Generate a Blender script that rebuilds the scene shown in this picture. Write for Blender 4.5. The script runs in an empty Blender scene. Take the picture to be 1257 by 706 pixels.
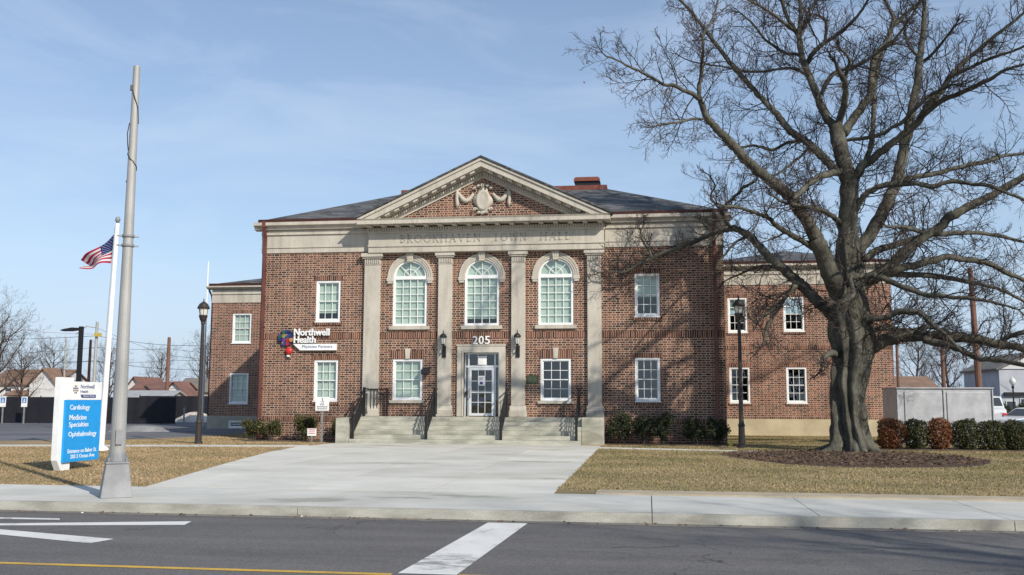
import bpy, math, random
import numpy as np
from mathutils import Vector, Matrix
from mathutils.geometry import tessellate_polygon
R = math.radians
rnd = random.Random(7)
S = bpy.context.scene
COL = S.collection

# ------------------------------------------------------------------ camera, sky, sun, exposure
cd = bpy.data.cameras.new('camera')
cam = bpy.data.objects.new('camera', cd); COL.objects.link(cam)
cd.sensor_width = 36.0
cd.lens = 1180.0 / 1257.0 * 36.0
cd.clip_end = 3000
_m = Matrix.Rotation(R(8.0), 4, 'Z') @ Matrix.Rotation(R(90 + 6.62), 4, 'X') @ Matrix.Rotation(R(0.2), 4, 'Z')
_m.translation = (6.952, -40.426, 1.8)
cam.matrix_world = _m
S.camera = cam

SUN_EL, SUN_AZ = 33.0, 135.0
wd = bpy.data.worlds.new('World'); S.world = wd; wd.use_nodes = True
wn, wl = wd.node_tree.nodes, wd.node_tree.links
bgn = wn['Background']
sky = wn.new('ShaderNodeTexSky'); sky.sky_type = 'NISHITA'; sky.sun_disc = False
sky.sun_elevation = R(SUN_EL); sky.sun_rotation = R(SUN_AZ)
sky.air_density = 1.0; sky.dust_density = 0.25; sky.ozone_density = 2.2; sky.altitude = 0
tc = wn.new('ShaderNodeTexCoord')
mp = wn.new('ShaderNodeMapping'); mp.inputs['Scale'].default_value = (1.4, 1.0, 5.5); mp.inputs['Rotation'].default_value = (0.0, R(-24), R(12))
nz = wn.new('ShaderNodeTexNoise'); nz.inputs['Scale'].default_value = 2.6; nz.inputs['Detail'].default_value = 7; nz.inputs['Roughness'].default_value = .58; nz.inputs['Distortion'].default_value = .7
cr = wn.new('ShaderNodeValToRGB'); cr.color_ramp.elements[0].position = .42; cr.color_ramp.elements[1].position = .82
cr.color_ramp.elements[0].color = (0, 0, 0, 1); cr.color_ramp.elements[1].color = (.5, .5, .5, 1)
mx = wn.new('ShaderNodeMixRGB'); mx.inputs[2].default_value = (4.9, 5.7, 7.0, 1)
wl.new(tc.outputs['Generated'], mp.inputs[0]); wl.new(mp.outputs[0], nz.inputs['Vector']); wl.new(nz.outputs['Fac'], cr.inputs[0])
# thin pale veil low in the sky
sx = wn.new('ShaderNodeSeparateXYZ'); wl.new(tc.outputs['Generated'], sx.inputs[0])
vr = wn.new('ShaderNodeValToRGB'); vr.color_ramp.elements[0].position = 0.0; vr.color_ramp.elements[0].color = (.93,) * 3 + (1,); vr.color_ramp.elements[1].position = .42; vr.color_ramp.elements[1].color = (.24,) * 3 + (1,)
e_ = vr.color_ramp.elements.new(.14); e_.color = (.50,) * 3 + (1,)
wl.new(sx.outputs[2], vr.inputs[0])
hz = wn.new('ShaderNodeMixRGB'); hz.inputs[2].default_value = (3.5, 4.45, 5.9, 1)
wl.new(vr.outputs[0], hz.inputs[0]); wl.new(sky.outputs[0], hz.inputs[1])
wl.new(cr.outputs[0], mx.inputs[0]); wl.new(hz.outputs[0], mx.inputs[1]); wl.new(mx.outputs[0], bgn.inputs[0])
bgn.inputs[1].default_value = 0.10

sl = bpy.data.lights.new('sun', 'SUN'); sl.energy = 3.6; sl.angle = R(0.8); sl.color = (1.0, .92, .80)
so = bpy.data.objects.new('sun', sl); COL.objects.link(so)
ldir = Vector((-.7071 * math.cos(R(SUN_EL)), .7071 * math.cos(R(SUN_EL)), -math.sin(R(SUN_EL))))
so.rotation_euler = ldir.to_track_quat('-Z', 'Y').to_euler(); so.location = (40, -60, 50)
S.view_settings.view_transform = 'Standard'; S.view_settings.look = 'None'
S.view_settings.exposure = 0.48; S.view_settings.gamma = 1.0; S.view_settings.use_curve_mapping = False

# ------------------------------------------------------------------ mesh and object helpers
class MB:
    def __init__(s): s.v = []; s.f = []; s.m = []
    def quad(s, *p, m=0):
        b = len(s.v); s.v += [tuple(q) for q in p]; s.f.append(tuple(range(b, b + len(p)))); s.m.append(m); return s
    def box(s, x0, x1, y0, y1, z0, z1, m=0, tx=0, ty=0):
        b = len(s.v)
        s.v += [(x0, y0, z0), (x1, y0, z0), (x1, y1, z0), (x0, y1, z0), (x0 + tx, y0 + ty, z1), (x1 - tx, y0 + ty, z1), (x1 - tx, y1 - ty, z1), (x0 + tx, y1 - ty, z1)]
        for f in ((3, 2, 1, 0), (4, 5, 6, 7), (0, 1, 5, 4), (1, 2, 6, 5), (2, 3, 7, 6), (3, 0, 4, 7)):
            s.f.append(tuple(b + i for i in f)); s.m.append(m)
        return s
    def prism(s, loops, d0, d1, ax='y', m=0):
        """loops of 2-D points (outer first, then holes) extruded from d0 to d1 along ax."""
        if not isinstance(loops[0][0], (tuple, list)): loops = [loops]
        def P(p, d): return (p[0], d, p[1]) if ax == 'y' else ((d, p[0], p[1]) if ax == 'x' else (p[0], p[1], d))
        tri = tessellate_polygon([[Vector((p[0], p[1], 0)) for p in l] for l in loops])
        flat = [p for l in loops for p in l]; n = len(flat); b = len(s.v)
        s.v += [P(p, d0) for p in flat] + [P(p, d1) for p in flat]
        for t in tri:
            s.f.append((b + t[0], b + t[1], b + t[2])); s.m.append(m)
            s.f.append((b + n + t[2], b + n + t[1], b + n + t[0])); s.m.append(m)
        k = 0
        for l in loops:
            for i in range(len(l)):
                j = (i + 1) % len(l)
                s.f.append((b + k + i, b + k + j, b + n + k + j, b + n + k + i)); s.m.append(m)
            k += len(l)
        return s
    def tube(s, pts, rad, n=8, caps=True, m=0):
        pts = [Vector(p) for p in pts]
        if not isinstance(rad, (list, tuple)): rad = [rad] * len(pts)
        b = len(s.v); up = None
        for i, p in enumerate(pts):
            d = (pts[min(i + 1, len(pts) - 1)] - pts[max(i - 1, 0)]).normalized()
            if up is None: up = d.orthogonal().normalized()
            else:
                up = up - d * up.dot(d)
                up = up.normalized() if up.length > 1e-6 else d.orthogonal().normalized()
            w = d.cross(up)
            for k in range(n):
                a = 2 * math.pi * k / n
                s.v.append(tuple(p + (up * math.cos(a) + w * math.sin(a)) * rad[i]))
        for i in range(len(pts) - 1):
            for k in range(n):
                k2 = (k + 1) % n
                s.f.append((b + i * n + k, b + i * n + k2, b + (i + 1) * n + k2, b + (i + 1) * n + k)); s.m.append(m)
        if caps:
            s.f.append(tuple(b + k for k in reversed(range(n)))); s.m.append(m)
            e = b + (len(pts) - 1) * n; s.f.append(tuple(e + k for k in range(n))); s.m.append(m)
        return s
    def lathe(s, prof, n=16, c=(0, 0, 0), m=0):
        b = len(s.v)
        for r, z in prof:
            for k in range(n):
                a = 2 * math.pi * k / n; s.v.append((c[0] + r * math.cos(a), c[1] + r * math.sin(a), c[2] + z))
        for i in range(len(prof) - 1):
            for k in range(n):
                k2 = (k + 1) % n; s.f.append((b + i * n + k, b + i * n + k2, b + (i + 1) * n + k2, b + (i + 1) * n + k)); s.m.append(m)
        s.f.append(tuple(b + k for k in reversed(range(n)))); s.m.append(m)
        e = b + (len(prof) - 1) * n; s.f.append(tuple(e + k for k in range(n))); s.m.append(m)
        return s
    def bar(s, a, b, w, h=None, m=0):
        """square bar between two points"""
        h = h or w; a = Vector(a); b = Vector(b); d = (b - a).normalized()
        side = Vector((d.y, -d.x, 0)); side = side.normalized() if side.length > 1e-5 else Vector((1, 0, 0))
        up = side.cross(d).normalized(); o = len(s.v)
        for p in (a, b):
            for i, j in ((-1, -1), (1, -1), (1, 1), (-1, 1)): s.v.append(tuple(p + side * (w / 2 * i) + up * (h / 2 * j)))
        for f in ((3, 2, 1, 0), (4, 5, 6, 7), (0, 1, 5, 4), (1, 2, 6, 5), (2, 3, 7, 6), (3, 0, 4, 7)):
            s.f.append(tuple(o + i for i in f)); s.m.append(m)
        return s

def ob(name, mb, mat, parent=None, smooth=False, fixn=True, bevel=0):
    me = bpy.data.meshes.new(name); me.from_pydata(mb.v, [], mb.f)
    for mm in (mat if isinstance(mat, (list, tuple)) else [mat]): me.materials.append(mm)
    if isinstance(mat, (list, tuple)): me.polygons.foreach_set('material_index', mb.m)
    if fixn:
        import bmesh
        bm = bmesh.new(); bm.from_mesh(me); bmesh.ops.recalc_face_normals(bm, faces=bm.faces); bm.to_mesh(me); bm.free()
    if smooth: me.polygons.foreach_set('use_smooth', [True] * len(me.polygons))
    me.update()
    o = bpy.data.objects.new(name, me); COL.objects.link(o)
    if parent: o.parent = parent
    if bevel:
        b = o.modifiers.new('bevel', 'BEVEL'); b.width = bevel; b.segments = 2; b.limit_method = 'ANGLE'
    return o

def tag(o, label=None, cat=None, group=None, kind=None):
    if label: o['label'] = label
    if cat: o['category'] = cat
    if group: o['group'] = group
    if kind: o['kind'] = kind
    return o
def thing(name, label, cat, loc=(0, 0, 0), rz=0, group=None):
    o = bpy.data.objects.new(name, None); COL.objects.link(o); o.location = loc; o.rotation_euler = (0, 0, rz)
    o.empty_display_size = .2
    return tag(o, label, cat, group)
def structure(name, mb, mat, **k): return tag(ob(name, mb, mat, **k), kind='structure')
def dup(o, loc=None, rz=None, label=None, parent=None, scale=None):
    c = o.copy(); COL.objects.link(c)
    if parent: c.parent = parent
    for ch in list(o.children): dup(ch, parent=c)
    if loc is not None: c.location = loc
    if rz is not None: c.rotation_euler = (0, 0, rz)
    if scale is not None: c.scale = (scale,) * 3 if not isinstance(scale, tuple) else scale
    if label: c['label'] = label
    return c

# ------------------------------------------------------------------ materials
def nd(nt, typ, **k):
    n = nt.nodes.new(typ)
    for a, v in k.items():
        if a.startswith('i_'): n.inputs[a[2:]].default_value = v
        else: setattr(n, a, v)
    return n
def mth(nt, op, a, b=None, c=None):
    n = nt.nodes.new('ShaderNodeMath'); n.operation = op
    for i, q in enumerate((a, b, c)):
        if q is None: continue
        if isinstance(q, (int, float)): n.inputs[i].default_value = q
        else: nt.links.new(q, n.inputs[i])
    return n.outputs[0]
def base(name, rough=.7, metal=0, spec=.4):
    m = bpy.data.materials.new(name); m.use_nodes = True; nt = m.node_tree; b = nt.nodes['Principled BSDF']
    b.inputs['Roughness'].default_value = rough; b.inputs['Metallic'].default_value = metal; b.inputs['Specular IOR Level'].default_value = spec
    return m, nt, b
def ramp(nt, fac, stops, const=False):
    r = nt.nodes.new('ShaderNodeValToRGB'); e = r.color_ramp.elements
    while len(e) < len(stops): e.new(.5)
    for i, (p, c) in enumerate(stops): e[i].position = p; e[i].color = (*c, 1)
    if const: r.color_ramp.interpolation = 'CONSTANT'
    nt.links.new(fac, r.inputs[0]); return r.outputs[0]
def mixc(nt, fac, a, b, mode='MIX'):
    n = nt.nodes.new('ShaderNodeMixRGB'); n.blend_type = mode
    for i, q in enumerate((fac, a, b)):
        if isinstance(q, (int, float)): n.inputs[i].default_value = q
        elif isinstance(q, tuple): n.inputs[i].default_value = (*q, 1)
        else: nt.links.new(q, n.inputs[i])
    return n.outputs[0]
def noise(nt, vec, scale, detail=5, rough=.55, sc=None):
    if sc:
        mpn = nt.nodes.new('ShaderNodeMapping'); mpn.inputs['Scale'].default_value = sc; nt.links.new(vec, mpn.inputs[0]); vec = mpn.outputs[0]
    n = nt.nodes.new('ShaderNodeTexNoise'); n.inputs['Scale'].default_value = scale; n.inputs['Detail'].default_value = detail; n.inputs['Roughness'].default_value = rough
    nt.links.new(vec, n.inputs['Vector']); return n.outputs['Fac']
def bump(nt, b, h, strength=.3, dist=.02):
    n = nt.nodes.new('ShaderNodeBump'); n.inputs['Strength'].default_value = strength; n.inputs['Distance'].default_value = dist
    nt.links.new(h, n.inputs['Height']); nt.links.new(n.outputs[0], b.inputs['Normal'])
def mat(name, c1, c2=None, scale=3., rough=.7, metal=0, spec=.4, fine=None, bmp=0, lo=.35, hi=.65, sc=None, bdist=.02):
    """two-tone noise surface; fine = (scale, strength) of a second fine grain"""
    m, nt, b = base(name, rough, metal, spec)
    oc = nt.nodes.new('ShaderNodeTexCoord').outputs['Object']
    if c2 is None: c2 = tuple(x * .88 for x in c1)
    f = noise(nt, oc, scale, sc=sc)
    col = ramp(nt, f, [(lo, c2), (hi, c1)])
    g = None
    if fine:
        g = noise(nt, oc, fine[0], 3, .7)
        k = fine[1]; gg = ramp(nt, g, [(.3, (1 - k,) * 3), (.7, (1 + k * .6,) * 3)])
        col = mixc(nt, 1.0, col, gg, 'MULTIPLY')
    nt.links.new(col, b.inputs['Base Color'])
    if bmp: bump(nt, b, g if g is not None else f, bmp, bdist)
    return m

def brick_mat(name, P=.35, H=.096, s=.66, mort=.024, soldier=False, tones=None):
    m, nt, b = base(name, .85, 0, .25)
    oc = nt.nodes.new('ShaderNodeTexCoord').outputs['Object']
    sp = nt.nodes.new('ShaderNodeSeparateXYZ'); nt.links.new(oc, sp.inputs[0])
    xx = mth(nt, 'ADD', sp.outputs[0], sp.outputs[1]); zz = sp.outputs[2]
    xx = mth(nt, 'ADD', xx, 400.0)
    if soldier:
        q = mth(nt, 'DIVIDE', xx, P); cell = mth(nt, 'FLOOR', q); fx = mth(nt, 'FRACT', q)
        d = mth(nt, 'MULTIPLY', mth(nt, 'MINIMUM', fx, mth(nt, 'SUBTRACT', 1., fx)), P)
        row = mth(nt, 'FLOOR', mth(nt, 'MULTIPLY', zz, .2)); head = None; dm = d
    else:
        q = mth(nt, 'DIVIDE', zz, H); row = mth(nt, 'FLOOR', q); rz = mth(nt, 'FRACT', q)
        sh = mth(nt, 'MULTIPLY', mth(nt, 'FLOORED_MODULO', row, 2.), .5)
        x2 = mth(nt, 'ADD', mth(nt, 'DIVIDE', xx, P), sh); cell = mth(nt, 'FLOOR', x2); fx = mth(nt, 'FRACT', x2)
        head = mth(nt, 'GREATER_THAN', fx, s)
        dx = mth(nt, 'MINIMUM', mth(nt, 'MINIMUM', fx, mth(nt, 'SUBTRACT', 1., fx)), mth(nt, 'ABSOLUTE', mth(nt, 'SUBTRACT', fx, s)))
        dz = mth(nt, 'MINIMUM', rz, mth(nt, 'SUBTRACT', 1., rz))
        dm = mth(nt, 'MINIMUM', mth(nt, 'MULTIPLY', dx, P), mth(nt, 'MULTIPLY', dz, H))
    cb = nt.nodes.new('ShaderNodeCombineXYZ'); nt.links.new(cell, cb.inputs[0]); nt.links.new(row, cb.inputs[1])
    if head is not None: nt.links.new(head, cb.inputs[2])
    wnz = nt.nodes.new('ShaderNodeTexWhiteNoise'); nt.links.new(cb.outputs[0], wnz.inputs['Vector'])
    val = wnz.outputs['Value']
    big = noise(nt, oc, .55, 4); val = mth(nt, 'ADD', mth(nt, 'MULTIPLY', val, .8), mth(nt, 'MULTIPLY', big, .35))
    if head is not None: val = mth(nt, 'SUBTRACT', val, mth(nt, 'MULTIPLY', head, .09))
    tones = tones or [(0., (.018, .011, .010)), (.2, (.052, .022, .017)), (.42, (.115, .045, .029)), (.7, (.17, .069, .043)), (.95, (.225, .10, .062))]
    col = ramp(nt, val, tones)
    g = noise(nt, oc, 40, 3); col = mixc(nt, 1., col, ramp(nt, g, [(.3, (.8,) * 3), (.7, (1.15,) * 3)]), 'MULTIPLY')
    mc = ramp(nt, noise(nt, oc, 1.3, 5), [(.3, (.37, .295, .225)), (.7, (.51, .415, .325))])
    isb = mth(nt, 'GREATER_THAN', dm, mort / 2)
    fin = mixc(nt, isb, mc, col)
    stain = noise(nt, oc, .9, 6, .6, sc=(1.6, 1.6, .35))
    fin = mixc(nt, 1., fin, ramp(nt, stain, [(.3, (.74, .73, .74)), (.62, (1.08,) * 3)]), 'MULTIPLY')
    nt.links.new(fin, b.inputs['Base Color'])
    bump(nt, b, isb, .5, .012)
    return m
def slate_mat(name, c1, c2):
    m, nt, b = base(name, .7, 0, .2)
    oc = nt.nodes.new('ShaderNodeTexCoord').outputs['Object']
    sp = nt.nodes.new('ShaderNodeSeparateXYZ'); nt.links.new(oc, sp.inputs[0])
    q = mth(nt, 'DIVIDE', sp.outputs[2], .14); row = mth(nt, 'FLOOR', q); rz = mth(nt, 'FRACT', q)
    x2 = mth(nt, 'ADD', mth(nt, 'DIVIDE', mth(nt, 'ADD', sp.outputs[0], mth(nt, 'MULTIPLY', sp.outputs[1], .73)), .55), mth(nt, 'MULTIPLY', row, .37))
    cell = mth(nt, 'FLOOR', x2); fx = mth(nt, 'FRACT', x2)
    cb = nt.nodes.new('ShaderNodeCombineXYZ'); nt.links.new(cell, cb.inputs[0]); nt.links.new(row, cb.inputs[1])
    w = nt.nodes.new('ShaderNodeTexWhiteNoise'); nt.links.new(cb.outputs[0], w.inputs['Vector'])
    v = mth(nt, 'ADD', mth(nt, 'MULTIPLY', w.outputs['Value'], .75), mth(nt, 'MULTIPLY', noise(nt, oc, .8, 5), .3))
    col = ramp(nt, v, [(.1, c2), (.9, c1)])
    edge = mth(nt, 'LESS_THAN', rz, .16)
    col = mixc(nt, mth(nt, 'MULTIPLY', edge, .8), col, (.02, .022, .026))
    nt.links.new(col, b.inputs['Base Color']); bump(nt, b, rz, .4, .02)
    return m
def plain(name, c, rough=.5, metal=0, spec=.4): return mat(name, c, tuple(x * .9 for x in c), 6, rough, metal, spec)
def glass_mat(name, tint=(.95, .97, .94), refl=.2):
    m = bpy.data.materials.new(name); m.use_nodes = True; nt = m.node_tree; nt.nodes.clear()
    o = nt.nodes.new('ShaderNodeOutputMaterial'); t = nd(nt, 'ShaderNodeBsdfTransparent'); t.inputs[0].default_value = (*tint, 1)
    g = nd(nt, 'ShaderNodeBsdfGlossy'); g.inputs['Roughness'].default_value = .015; g.inputs[0].default_value = (.95, 1, .99, 1)
    oc = nt.nodes.new('ShaderNodeTexCoord').outputs['Object']
    h = noise(nt, oc, 1.4, 2); bp = nt.nodes.new('ShaderNodeBump'); bp.inputs['Strength'].default_value = .06; bp.inputs['Distance'].default_value = .1
    nt.links.new(h, bp.inputs['Height']); nt.links.new(bp.outputs[0], g.inputs['Normal'])
    fr = nt.nodes.new('ShaderNodeFresnel'); bf = nt.nodes.new('ShaderNodeNewGeometry').outputs['Backfacing']; nt.links.new(mth(nt, 'SUBTRACT', 1.5, mth(nt, 'MULTIPLY', bf, .8333)), fr.inputs[0])
    f = mth(nt, 'MINIMUM', mth(nt, 'ADD', mth(nt, 'MULTIPLY', fr.outputs[0], 1.2), refl * .2), 1.)
    x = nt.nodes.new('ShaderNodeMixShader'); nt.links.new(f, x.inputs[0]); nt.links.new(t.outputs[0], x.inputs[1]); nt.links.new(g.outputs[0], x.inputs[2])
    nt.links.new(x.outputs[0], o.inputs[0]); return m

M = {}
M['brick'] = brick_mat('red_brick'); M['soldier'] = brick_mat('soldier_brick', P=.095, mort=.018, soldier=True)
M['brick_wing'] = brick_mat('wing_brick', tones=[(0., (.022, .012, .011)), (.22, (.075, .030, .022)), (.45, (.15, .055, .036)), (.75, (.21, .08, .05)), (.95, (.27, .115, .075))])
def stone_mat():
    m, nt, b = base('limestone', .85, 0, .25); oc = nt.nodes.new('ShaderNodeTexCoord').outputs['Object']
    col = ramp(nt, noise(nt, oc, 1.1, 6, .6, sc=(1, 1, .6)), [(.3, (.42, .39, .335)), (.7, (.54, .505, .435))])
    s1 = noise(nt, oc, 1.0, 7, .65, sc=(5, 5, .45)); col = mixc(nt, 1., col, ramp(nt, s1, [(.32, (.80, .79, .77)), (.5, (1.,) * 3)]), 'MULTIPLY')
    g = noise(nt, oc, 30, 3, .7); col = mixc(nt, 1., col, ramp(nt, g, [(.3, (.88,) * 3), (.7, (1.07,) * 3)]), 'MULTIPLY')
    nt.links.new(col, b.inputs['Base Color']); bump(nt, b, g, .12, .02); return m
M['stone'] = stone_mat()
M['stone_dark'] = mat('letter_shade_limestone', (.36, .335, .285), (.31, .285, .24), 2, .85, fine=(30, .12))  # inscription stone, darkened in colour to stand in for shade in cut letters
M['step'] = mat('step_concrete', (.45, .44, .37), (.27, .27, .22), 1.4, .85, fine=(25, .16), bmp=.15, sc=(.8, 1, 2.4), lo=.36, hi=.62)
M['plinth'] = mat('plinth_render', (.50, .43, .29), (.40, .34, .23), 1.2, .9, fine=(30, .08))
M['plinth_grey'] = mat('grey_plinth_render', (.42, .39, .32), (.32, .30, .25), 1.2, .9, fine=(30, .08))
M['slate'] = slate_mat('grey_slate', (.135, .138, .14), (.045, .048, .052))
M['maroon'] = mat('maroon_metal', (.085, .028, .024), (.05, .02, .018), 2, .45, .0, .5)
M['copper'] = mat('red_copper', (.22, .065, .04), (.14, .045, .03), 2.5, .45)
M['downspout'] = mat('brown_downspout', (.15, .055, .04), (.10, .036, .03), 1.5, .45)
M['white'] = mat('white_paint', (.78, .80, .80), (.70, .72, .72), 3, .45)
M['blind'] = mat('pale_blind', (.42, .52, .465), (.30, .39, .355), 1.1, .8, sc=(2.2, 1, .6), lo=.32, hi=.62)
M['room'] = plain('dark_room', (.06, .082, .07), .9)
M['glass'] = glass_mat('window_glass'); M['glass_dark'] = glass_mat('dark_window_glass', (.6, .68, .64), .3)
M['alu'] = plain('white_aluminium', (.72, .74, .75), .35, .3)
M['black'] = plain('black_iron', (.013, .013, .015), .45); M['bronze'] = plain('dark_bronze_paint', (.035, .028, .026), .4)
M['lampglass'] = plain('frosted_lamp_glass', (.62, .62, .58), .25); M['paper'] = plain('paper', (.8, .8, .78), .8)
M['bluepaint'] = plain('sign_blue', (.012, .30, .72), .4); M['navy'] = plain('navy', (.03, .05, .20), .4)
M['red'] = plain('red_enamel', (.55, .03, .03), .35)
def road_mat():
    m, nt, b = base('asphalt', .9, 0, .25); oc = nt.nodes.new('ShaderNodeTexCoord').outputs['Object']
    col = ramp(nt, noise(nt, oc, .5, 7, .65, sc=(.25, 2.2, 1)), [(.3, (.092, .089, .089)), (.5, (.116, .112, .111)), (.72, (.14, .135, .132))])
    pt = noise(nt, oc, 1.1, 8, .7); col = mixc(nt, 1., col, ramp(nt, pt, [(.30, (.72,) * 3), (.42, (1.,) * 3), (.7, (1.1,) * 3)]), 'MULTIPLY')
    g = noise(nt, oc, 38, 4, .75); col = mixc(nt, 1., col, ramp(nt, g, [(.3, (.55,) * 3), (.5, (1.,) * 3), (.72, (1.5,) * 3)]), 'MULTIPLY')
    vo = nt.nodes.new('ShaderNodeTexVoronoi'); vo.feature = 'DISTANCE_TO_EDGE'; vo.inputs['Scale'].default_value = .22
    wv = nt.nodes.new('ShaderNodeVectorMath'); wv.operation = 'ADD'; nt.links.new(oc, wv.inputs[0])
    nn = nt.nodes.new('ShaderNodeTexNoise'); nn.inputs['Scale'].default_value = 1.4; nn.inputs['Detail'].default_value = 6; nt.links.new(oc, nn.inputs['Vector']); nt.links.new(nn.outputs['Color'], wv.inputs[1]); nt.links.new(wv.outputs[0], vo.inputs['Vector'])
    ck = mth(nt, 'MULTIPLY', mth(nt, 'LESS_THAN', vo.outputs['Distance'], .0022), mth(nt, 'GREATER_THAN', noise(nt, oc, .3, 2), .56)); col = mixc(nt, mth(nt, 'MULTIPLY', ck, .75), col, (.03, .03, .03))
    nt.links.new(col, b.inputs['Base Color']); bump(nt, b, g, .4, .01); return m
M['road'] = road_mat()
M['lot'] = mat('worn_lot_asphalt', (.15, .15, .165), (.085, .085, .095), .22, .9, fine=(30, .2), sc=(.5, 1.4, 1))
M['kerb'] = mat('kerb_concrete', (.44, .43, .38), (.27, .26, .22), 1.3, .9, fine=(35, .16), bmp=.15, sc=(1, 1, 3))
def walk_mat(name, a, b2, seedscale):
    m, nt, b = base(name, .85, 0, .3); oc = nt.nodes.new('ShaderNodeTexCoord').outputs['Object']
    col = ramp(nt, noise(nt, oc, seedscale, 6, .6), [(.3, b2), (.66, a)])
    ri = nt.nodes.new('ShaderNodeNewGeometry').outputs['Random Per Island']; col = mixc(nt, 1., col, ramp(nt, ri, [(0., (.90, .90, .89)), (1., (1.05, 1.05, 1.05))]), 'MULTIPLY')
    st = noise(nt, oc, .33, 7, .62, sc=(.6, 1.6, 1)); col = mixc(nt, 1., col, ramp(nt, st, [(.365, (.62, .62, .59)), (.40, (.90, .90, .88)), (.55, (1., 1., 1.))]), 'MULTIPLY')
    g = noise(nt, oc, 60, 3, .7); col = mixc(nt, 1., col, ramp(nt, g, [(.3, (.9,) * 3), (.7, (1.06,) * 3)]), 'MULTIPLY')
    nt.links.new(col, b.inputs['Base Color']); bump(nt, b, g, .12, .01); return m
M['walk'] = walk_mat('sidewalk_concrete', (.60, .595, .56), (.46, .46, .43), .6)
M['plaza'] = walk_mat('plaza_concrete', (.64, .63, .585), (.50, .495, .455), .45)
M['soil'] = mat('lawn_soil', (.36, .255, .14), (.25, .185, .095), .5, 1., fine=(24, .32), bmp=.5, bdist=.03, sc=(.5, 1.2, 1))
M['mulch'] = mat('bark_mulch', (.12, .075, .05), (.05, .032, .022), 7, 1., fine=(40, .5), bmp=.8, bdist=.04)
M['yellow'] = mat('yellow_line_paint', (.62, .38, .05), (.45, .29, .06), 2.5, .7, fine=(30, .2))
def worn_paint(name):
    m, nt, b = base(name, .75); oc = nt.nodes.new('ShaderNodeTexCoord').outputs['Object']
    w = noise(nt, oc, 1.6, 8, .7, sc=(1.4, .9, 1)); g = noise(nt, oc, 45, 4, .7)
    f = mth(nt, 'ADD', mth(nt, 'MULTIPLY', w, .8), mth(nt, 'MULTIPLY', g, .25))
    nt.links.new(ramp(nt, f, [(.36, (.13, .13, .13)), (.45, (.58, .58, .56)), (.8, (.72, .72, .70))]), b.inputs['Base Color']); return m
M['paint'] = worn_paint('worn_white_paint')
M['scuffed_paint'] = worn_paint('scuffed_white_paint'); _n = M['scuffed_paint'].node_tree; _b = _n.nodes['Principled BSDF']; _o = _n.nodes.new('ShaderNodeTexCoord').outputs['Object']
_s = _n.nodes.new('ShaderNodeSeparateXYZ'); _n.links.new(_o, _s.inputs[0])
_d = mth(_n, 'ABSOLUTE', mth(_n, 'ADD', _s.outputs[1], 28.75)); _k = mth(_n, 'SUBTRACT', noise(_n, _o, 3.5, 8, .75, sc=(.7, 1.6, 1)), mth(_n, 'MULTIPLY', _d, .22))
_n.links.new(mixc(_n, ramp(_n, _k, [(.40, (0, 0, 0)), (.54, (.75,) * 3)]), _b.inputs['Base Color'].links[0].from_socket, (.12, .12, .12)), _b.inputs['Base Color'])
M['galv'] = mat('galvanised_steel', (.28, .285, .295), (.19, .195, .205), 2.2, .6, .15, .5, fine=(60, .1))
M['polegrey'] = mat('weathered_pole', (.41, .405, .39), (.30, .30, .29), 1.6, .6, .25, .4, fine=(40, .1), sc=(1, 1, .4))
M['bark'] = None
M['fence'] = mat('black_fence_screen', (.012, .013, .02), (.008, .008, .013), 2, .8)
M['snow'] = mat('dirty_snow', (.66, .62, .55), (.45, .40, .33), 1.4, .8, fine=(20, .2), bmp=.5)
M['slush'] = mat('grey_slush', (.28, .28, .29), (.16, .16, .17), 1.4, .9, fine=(14, .25), bmp=.6)
M['wood'] = mat('pole_wood', (.19, .10, .07), (.12, .065, .046), 2, .9, sc=(1, 1, .3))
M['wood_pale'] = mat('pale_pole_wood', (.36, .28, .19), (.26, .20, .13), 2, .9, sc=(1, 1, .3))

def bark_mat(name, a, b2, c):
    m, nt, b = base(name, .9, 0, .2); oc = nt.nodes.new('ShaderNodeTexCoord').outputs['Object']
    f = noise(nt, oc, 1.7, 9, .68, sc=(1.2, 1.2, .45)); col = ramp(nt, f, [(.28, b2), (.5, a), (.75, c)])
    g = noise(nt, oc, 14, 5, .65, sc=(1, 1, .35)); col = mixc(nt, 1., col, ramp(nt, g, [(.3, (.72,) * 3), (.7, (1.2,) * 3)]), 'MULTIPLY')
    lc = noise(nt, oc, 3.2, 6, .7); col = mixc(nt, ramp(nt, lc, [(.55, (0, 0, 0)), (.68, (.55,) * 3)]), col, (.19, .20, .165))
    h = noise(nt, oc, 30, 6, .7, sc=(1, 1, .22)); col = mixc(nt, 1., col, ramp(nt, h, [(.3, (.7,) * 3), (.6, (1.1,) * 3)]), 'MULTIPLY')
    nt.links.new(col, b.inputs['Base Color']); bump(nt, b, mth(nt, 'ADD', mth(nt, 'ADD', f, mth(nt, 'MULTIPLY', g, .6)), mth(nt, 'MULTIPLY', h, .35)), .9, .07); return m
M['bark'] = bark_mat('grey_beech_bark', (.092, .088, .070), (.042, .041, .034), (.165, .158, .13))
M['twig'] = plain('twig_bark', (.062, .050, .045), .9, 0, .2)
M['bgbark'] = plain('distant_bark', (.085, .066, .055), .95, 0, .1)
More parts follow.
